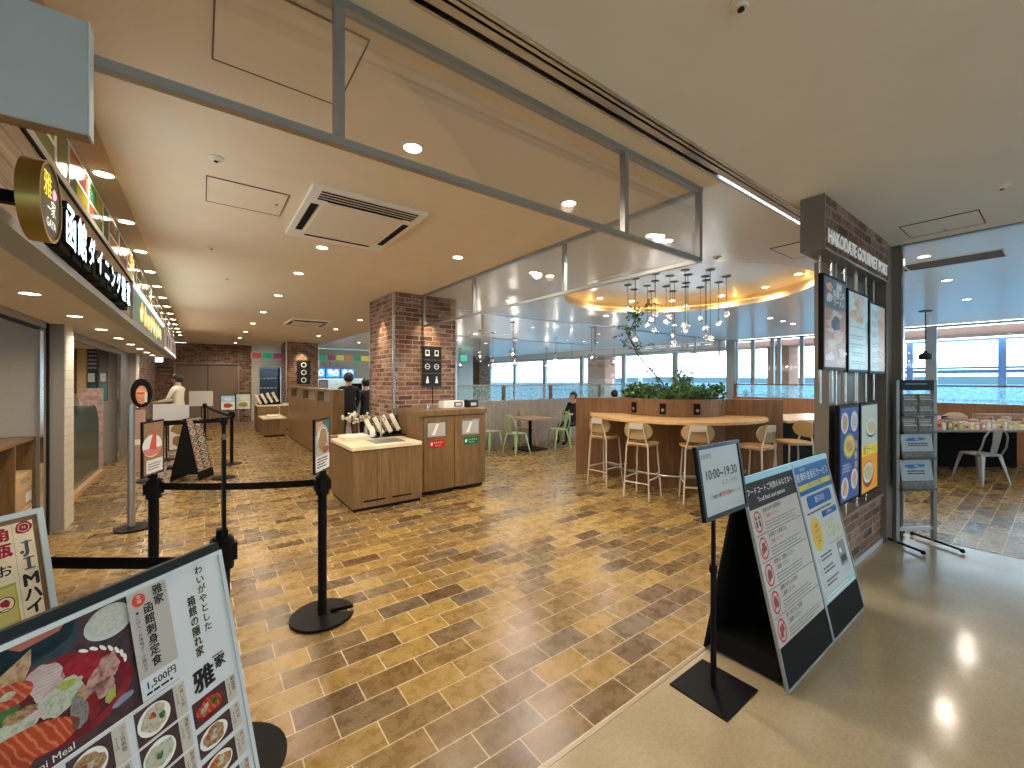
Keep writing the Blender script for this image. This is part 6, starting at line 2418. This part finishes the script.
# ------------------------------------------------------------------ people
def person(name_label, loc, rz, h, top, bottom, hair=HAIR, joints=None, seated=False, shoes=BLACK, skin=SKIN, hair_long=False):
    """one continuous skinned body; faces +x in its own frame"""
    s = h / 1.7
    J = {}
    if not seated:
        J.update(pel=(0, 0, .95), waist=(0, 0, 1.08), chest=(.01, 0, 1.28), neck=(.0, 0, 1.44), head0=(.02, 0, 1.50), head=(.03, 0, 1.60), htop=(.02, 0, 1.66),
                 hl=(0, .10, .90), hr=(0, -.10, .90), kl=(.02, .11, .50), kr=(.02, -.11, .50), al=(-.02, .12, .09), ar=(-.02, -.12, .09), fl=(.14, .13, .035), fr=(.14, -.13, .035),
                 sl=(0, .18, 1.39), sr=(0, -.18, 1.39), el=(-.0, .25, 1.12), er=(-.0, -.25, 1.12), wl=(.12, .24, .92), wr=(.12, -.24, .92), nl=(.17, .24, .87), nr=(.17, -.24, .87))
    else:
        J.update(pel=(0, 0, .52), waist=(-.02, 0, .66), chest=(.0, 0, .86), neck=(.02, 0, 1.02), head0=(.04, 0, 1.09), head=(.06, 0, 1.18), htop=(.05, 0, 1.24),
                 hl=(.05, .10, .50), hr=(.05, -.10, .50), kl=(.44, .12, .50), kr=(.44, -.12, .50), al=(.46, .12, .1), ar=(.46, -.12, .1), fl=(.62, .12, .035), fr=(.62, -.12, .035),
                 sl=(0, .18, .97), sr=(0, -.18, .97), el=(.08, .24, .74), er=(.08, -.24, .74), wl=(.32, .18, .76), wr=(.32, -.18, .76), nl=(.4, .16, .76), nr=(.4, -.16, .76))
    if joints:
        J.update(joints)
    R = dict(pel=.125, waist=.115, chest=.135, neck=.052, head0=.06, head=.092, htop=.06, hl=.09, hr=.09, kl=.06, kr=.06, al=.042, ar=.042, fl=.038, fr=.038, sl=.062, sr=.062, el=.042, er=.042, wl=.028, wr=.028, nl=.034, nr=.034)
    E_ = [('pel', 'waist'), ('waist', 'chest'), ('chest', 'neck'), ('neck', 'head0'), ('head0', 'head'), ('head', 'htop'), ('pel', 'hl'), ('pel', 'hr'), ('hl', 'kl'), ('hr', 'kr'), ('kl', 'al'), ('kr', 'ar'), ('al', 'fl'), ('ar', 'fr'), ('chest', 'sl'), ('chest', 'sr'), ('sl', 'el'), ('sr', 'er'), ('el', 'wl'), ('er', 'wr'), ('wl', 'nl'), ('wr', 'nr')]
    names = list(J)
    me = bpy.data.meshes.new('tmp')
    verts = [tuple(c * s for c in J[n]) for n in names]
    edges = [(names.index(a), names.index(b)) for a, b in E_]
    for side, sg in (('l', 1), ('r', -1)):        # five fingers per hand
        hnd = Vector(J['n' + side])
        wr = Vector(J['w' + side])
        d = (hnd - wr).normalized()
        lat = Vector((0, 1, 0)) if abs(d.y) < .8 else Vector((1, 0, 0))
        hi = names.index('n' + side)
        for fi, (off, ln) in enumerate(((-.03, .07), (-.01, .08), (.01, .075), (.03, .06))):
            verts.append(tuple((hnd + lat * off + d * .03) * s))
            verts.append(tuple((hnd + lat * off * 1.1 + d * ln + Vector((0, 0, -.015))) * s))
            R['x%s%d' % (side, fi)] = R['y%s%d' % (side, fi)] = .01
            names += ['x%s%d' % (side, fi), 'y%s%d' % (side, fi)]
            edges += [(hi, len(verts) - 2), (len(verts) - 2, len(verts) - 1)]
        verts.append(tuple((wr + (hnd - wr) * .5 + lat * -sg * .03) * s))
        verts.append(tuple((hnd + lat * -sg * .055 + d * .02) * s))
        names += ['tx' + side, 'ty' + side]
        R['tx' + side] = R['ty' + side] = .011
        edges += [(names.index('w' + side), len(verts) - 2), (len(verts) - 2, len(verts) - 1)]
    me.from_pydata(verts, edges, [])
    o = bpy.data.objects.new('tmp', me)
    COL.objects.link(o)
    bpy.context.view_layer.objects.active = o
    sk = o.modifiers.new('s', 'SKIN')
    sub = o.modifiers.new('u', 'SUBSURF')
    sub.levels = sub.render_levels = 2
    for i, n in enumerate(names):
        r = R[n] * s
        o.data.skin_vertices[0].data[i].radius = (r * (.8 if n in ('chest', 'waist', 'pel') else 1), r * (1.15 if n in ('chest', 'waist', 'pel') else 1))
        o.data.skin_vertices[0].data[i].use_root = (n == 'pel')
    bpy.context.view_layer.update()
    dg = bpy.context.evaluated_depsgraph_get()
    m2 = bpy.data.meshes.new_from_object(o.evaluated_get(dg))
    bpy.data.objects.remove(o)
    m2.name = 'person'
    for m_ in (skin, top, bottom, shoes):
        m2.materials.append(m_)
    nk = J['neck'][2] * s
    hands = [Vector(J[k]) * s for k in ('nl', 'nr')]
    feet = [Vector(J[k]) * s for k in ('fl', 'fr', 'al', 'ar')]
    pz = (J['pel'][2] + .0) * s
    for p in m2.polygons:
        c = p.center
        p.use_smooth = True
        if c.z > nk - .0:
            p.material_index = 0
        elif min((c - h_).length for h_ in hands) < .105 * s:
            p.material_index = 0
        elif c.z < .09 * s:
            p.material_index = 3
        elif seated and c.z < .60 * s and (c.x > .10 or c.z < .5 * s) and abs(c.y) < .25:
            p.material_index = 2
        elif not seated and c.z < pz and abs(c.y) < .2 * s and c.x < .15 * s:
            p.material_index = 2
        else:
            p.material_index = 1
    ob = bpy.data.objects.new('person', m2)
    COL.objects.link(ob)
    ob.location = loc
    ob.rotation_euler = (0, 0, rz)
    tag(ob, name_label, 'person')
    hd = Vector(J['head']) * s
    b = MB()
    b.ball((hd.x - .018 * s, hd.y, hd.z + .022 * s), .112 * s, hair, 18, 12, (.98, .9, 1.02))
    if hair_long:
        b.ball((hd.x - .04 * s, hd.y, hd.z - .07 * s), .09 * s, hair, 14, 8, (.8, 1.0, 1.2))
    # clear the face
    vs2, fs2, keep = b.v, b.f, []
    bm = MB()
    for f in fs2:
        cen = sum((Vector(vs2[q]) for q in f), Vector()) / len(f)
        r_ = cen - hd
        if r_.x > .035 * s and r_.z < .055 * s:
            continue
        keep.append(f)
    bm.add(vs2, keep, hair)
    bm.build('hair', ob, smooth='all')
    fb = MB()
    fx = hd.x + .088 * s
    for sg in (1, -1):
        fb.ball((fx, hd.y + sg * .033 * s, hd.z + .0 * s), .011 * s, M('eye_white', (.8, .8, .78), .3), 8, 6, (.5, 1.2, .7))
        fb.ball((fx + .004 * s, hd.y + sg * .033 * s, hd.z), .006 * s, INK, 8, 6, (.6, 1, 1))
        fb.ball((hd.x - .0, hd.y + sg * .092 * s, hd.z - .01 * s), .022 * s, skin, 8, 6, (.6, .35, 1.2))
        fb.box((fx - .002, hd.y + sg * .033 * s - .015 * s, hd.z + .018 * s), (fx + .004 * s, hd.y + sg * .033 * s + .015 * s, hd.z + .022 * s), hair)
    fb.ball((fx + .004 * s, hd.y, hd.z - .02 * s), .014 * s, skin, 8, 6, (1.0, .8, 1.4))
    fb.ball((fx - .004 * s, hd.y, hd.z - .052 * s), .02 * s, M('lips', (.5, .2, .17), .5), 8, 6, (.4, 1, .25))
    fb.build('face_features', ob, smooth='all')
    return ob


JK = dict(el=(.1, .24, 1.12), er=(.12, -.2, 1.12), wl=(.33, .16, 1.08), wr=(.34, -.10, 1.08), nl=(.40, .14, 1.07), nr=(.41, -.08, 1.07))
person('person in a white coat working beside the reception boards, near the brown doors', (-.44, 12.6, 0), 2.7, 1.72, WHT_CLOTH, WHT_CLOTH, joints=JK)
person('person in black clothes with dark hair standing behind the oak partition', (2.56, 9.35, 0), 1.3, 1.74, BLK_CLOTH, BLK_CLOTH, joints=JK, hair_long=False)
person('person in black partly hidden behind the near brick column', (3.02, 9.6, 0), 1.9, 1.62, BLK_CLOTH, BLK_CLOTH)
person('person in dark clothes seated on the green chair beside the walnut wall', (7.6, 7.5, 0), PI + .1, 1.70, BLK_CLOTH, BLK_CLOTH, seated=True)
for i, (px, dep, lb) in enumerate(((614, 11.6, 'seated person in dark clothes whose head shows above the patterned glass left of the plants'), (746, 13.4, 'faint seated person behind the patterned glass by the far doors'))):
    d = ray(px, 380) * dep
    person(lb, (d.x, d.y, 0), .4, 1.72 if i == 0 else 1.66, BLK_CLOTH if i == 0 else M('grey_cloth', (.2, .2, .24), .8), BLK_CLOTH, seated=True)
    o = copy_tree(GC)
    o.location = (d.x, d.y, 0)
    o.rotation_euler = (0, 0, .4)
    tag(o, 'green metal chair hidden under the person ' + ('left of the plants' if i == 0 else 'by the far doors'), 'chair', 'sage green metal chairs')

# ------------------------------------------------------------------ lamps and world
W = bpy.data.worlds.new('world')
S.world = W
W.use_nodes = True
nt = W.node_tree
bg = nt.nodes['Background']
tc = nt.nodes.new('ShaderNodeTexCoord')
sx = nt.nodes.new('ShaderNodeSeparateXYZ')
nt.links.new(tc.outputs['Generated'], sx.inputs[0])
c = ramp(nt, sx.outputs[2], [(0, (.66, .90, 1.0)), (.06, (.86, .96, 1)), (.35, (.6, .83, 1.0)), (1, (.34, .6, 1.0))])
nt.links.new(c, bg.inputs['Color'])
bg.inputs['Strength'].default_value = 6.5

DOWN = thing('downlight', 'tmp', 'downlight')
b = MB()
b.lathe([(.05, 0), (.066, 0), (.066, -.005), (.05, -.008)], WHITE, n=20)
b.build('trim_ring', DOWN, smooth=True)
MB().cyl((0, 0, -.0015), (0, 0, -.007), .05, LAMPW, 20).build('lens', DOWN)
_first = [True]


def downlight(x, y, z, label, group, power=22, col=(1, .83, .62), cone=168, lens=None):
    if _first[0]:
        o = DOWN
        _first[0] = False
    else:
        o = copy_tree(DOWN)
    o.location = (x, y, z)
    tag(o, label, 'downlight', group)
    if power:
        ld = bpy.data.lights.new('lamp', 'SPOT')
        ld.energy = power * 1.25
        ld.color = col
        ld.spot_size = math.radians(cone)
        ld.spot_blend = .8
        ld.shadow_soft_size = .05
        lo = bpy.data.objects.new('lamp', ld)
        COL.objects.link(lo)
        lo.location = (x, y, z - .02)
    return o


G = 'recessed downlights'
for i, y in enumerate([2.27, 4.53, 5.8, 7.53, 9.53, 11.6, 13.7, 15.86, 18.05]):
    downlight(.98, y, CZ, 'round ceiling downlight in the long row down the aisle, %s from the entrance' % ORD[i], G, 52)
for i, (x, y) in enumerate([(2.24, 2.27), (2.25, 4.0), (2.85, 9.5), (2.85, 11.6), (2.86, 13.7)]):
    downlight(x, y, CZ, 'round ceiling downlight in the row beside the brick column, %s from the entrance' % ORD[i], G, 60)
for i in range(14):
    downlight(-.52, 2.8 + 1.03 * i, CZ + .02, 'small ceiling downlight close to the coloured glass band, %s from the entrance' % ORD[i], G, 16 if i % 2 else 0)
for i in range(9):
    downlight(-.93, 2.95 + 1.25 * i, 2.19, 'downlight in the low soffit under the shop signs, %s from the entrance' % ORD[i], G, 22)
WL = [(3.35, 2.31), (3.6, 2.31), (3.33, 4.0), (3.6, 4.0), (4.2, 5.7), (4.48, 5.65), (4.21, 7.9), (6.78, 5.78), (9.91, 3.87), (10.65, 3.89), (11.32, 3.92), (9.29, 5.77)]
for i, (x, y) in enumerate(WL):
    downlight(x, y, CZ if y < 6.9 else CZ + .02, 'round downlight in the white ceiling around the recess, %s from the entrance' % ORD[i], G, 42, (1, .93, .82))
for i in range(6):
    t = [1.57, 1.1, .62, .08, -.42, -.95][i]
    downlight(OC[0] + 1.62 * math.cos(t), OC[1] + 1.62 * math.sin(t), CZ + .198, 'small downlight inside the round ceiling recess, %s counting from the rear' % ORD[i], G, 20)
for i, (x, y) in enumerate([(6.3, .93), (8.06, .97), (10.22, 1.0), (10.2, -1.2), (8.0, -1.2)]):
    downlight(x, y, CZ, 'downlight in the pale ceiling of the shop beyond the gate, %s from the gate' % ORD[i], G, 22, (1, .9, .75))
for i, (x, y) in enumerate([(4.6, 10.5), (4.6, 13.0), (4.6, 15.5), (6.5, 10.5), (8.5, 13), (8.5, 17)]):
    downlight(x, y, CZ + .02, 'downlight in the dim ceiling behind the brick columns, %s counting from the column' % ORD[i], G, 25)
for i, (x, y) in enumerate([(-.8, -.9), (1.2, -.9), (3.2, -.9), (-.8, -3), (1.2, -3), (3.2, -3)]):  # unseen fill lamps added behind the viewer
    downlight(x, y, CZ, 'added unseen corridor downlight behind the viewer, %s along' % ORD[i], G, 20, (1, .86, .68))
# strip lamps along the cove
for i in range(8):
    t = 2 * PI * i / 8
    ld = bpy.data.lights.new('lamp', 'POINT')
    ld.energy = .22
    ld.color = (1, .66, .25)
    ld.shadow_soft_size = .03
    lo = bpy.data.objects.new('lamp', ld)
    COL.objects.link(lo)
    lo.location = (OC[0] + (OR + .06) * math.cos(t), OC[1] + (OR + .06) * math.sin(t), CZ + .15)
# globe lamps, the bar ones added to brighten the ceiling; then the lit shop signs
for o_ in list(S.objects):
    if o_.name.startswith(('globe_pendant', 'large_globe_pendant')):
        big = o_.name.startswith('large')
        gl = [c for c in o_.children if c.name.startswith('globe')][0]
        zc = sum(v.co.z for v in gl.data.vertices) / len(gl.data.vertices)
        ld = bpy.data.lights.new('lamp', 'POINT')
        ld.energy = 9 if big else 1.6
        ld.color = (1, .9, .78)
        ld.shadow_soft_size = .02
        lo = bpy.data.objects.new('lamp', ld)
        COL.objects.link(lo)
        lo.location = (o_.location.x, o_.location.y, o_.location.z + zc)
for y0, y1, col, en in ((2.6, 4.9, (.88, .95, 1), 7), (5.7, 9.7, (.85, .97, 1), 13), (10.1, 14.0, (1, .9, .8), 8)):
    ld = bpy.data.lights.new('lamp', 'AREA')
    ld.shape = 'RECTANGLE'
    ld.energy = en
    ld.color = col
    ld.size = y1 - y0
    ld.size_y = .25
    lo = bpy.data.objects.new('lamp', ld)
    COL.objects.link(lo)
    lo.location = (-.45, (y0 + y1) / 2, 2.36)
    lo.rotation_euler = Vector((1, 0, .0)).to_track_quat('-Z', 'Y').to_euler()
# spots grazing the brick columns
for x, y, tx, ty in ((2.85, 5.75, 2.85, 6.3), (1.98, 6.6, 2.5, 6.6), (2.85, 16.0, 2.85, 16.6)):
    ld = bpy.data.lights.new('lamp', 'SPOT')
    ld.energy = 75
    ld.color = (1, .76, .46)
    ld.spot_size = math.radians(44)
    ld.spot_blend = .9
    lo = bpy.data.objects.new('lamp', ld)
    COL.objects.link(lo)
    lo.location = (x, y, CZ - .02)
    v = Vector((tx - x, ty - y, -1.2))
    lo.rotation_euler = v.to_track_quat('-Z', 'Y').to_euler()

# printed sheets are matt laminate: little gloss
for o_ in S.objects:
    if o_.type == 'MESH' and o_.name.split('.')[0] in ('poster', 'notice', 'print', 'label', 'brochure', 'display', 'header_sign'):
        for m_ in o_.data.materials:
            pb = m_.node_tree.nodes.get('Principled BSDF')
            if pb and pb.inputs['Metallic'].default_value < .1:
                pb.inputs['Specular IOR Level'].default_value = .12
                pb.inputs['Roughness'].default_value = max(.3, pb.inputs['Roughness'].default_value)
vs_ = S.view_settings
S.display_settings.display_device = 'sRGB'
vs_.view_transform = 'Standard'
vs_.look = 'None'
vs_.gamma = 1
vs_.use_curve_mapping = False
vs_.exposure = 0.4
S.cycles.max_bounces = 10
S.cycles.diffuse_bounces = 5
S.cycles.transparent_max_bounces = 16
S.cycles.sample_clamp_indirect = 4
S.cycles.use_light_tree = True

for x, y, en in ((-2.2, 4.0, 20), (-2.2, 7.8, 25), (-2.0, 9.6, 25), (-2.2, 12.6, 20)):
    downlight(x, y, 2.188, 'ceiling downlight inside a shop behind the shop front, %s metres in' % ('four' if y < 5 else 'eight' if y < 8 else 'ten' if y < 10 else 'thirteen'), 'shop interior downlights', en)
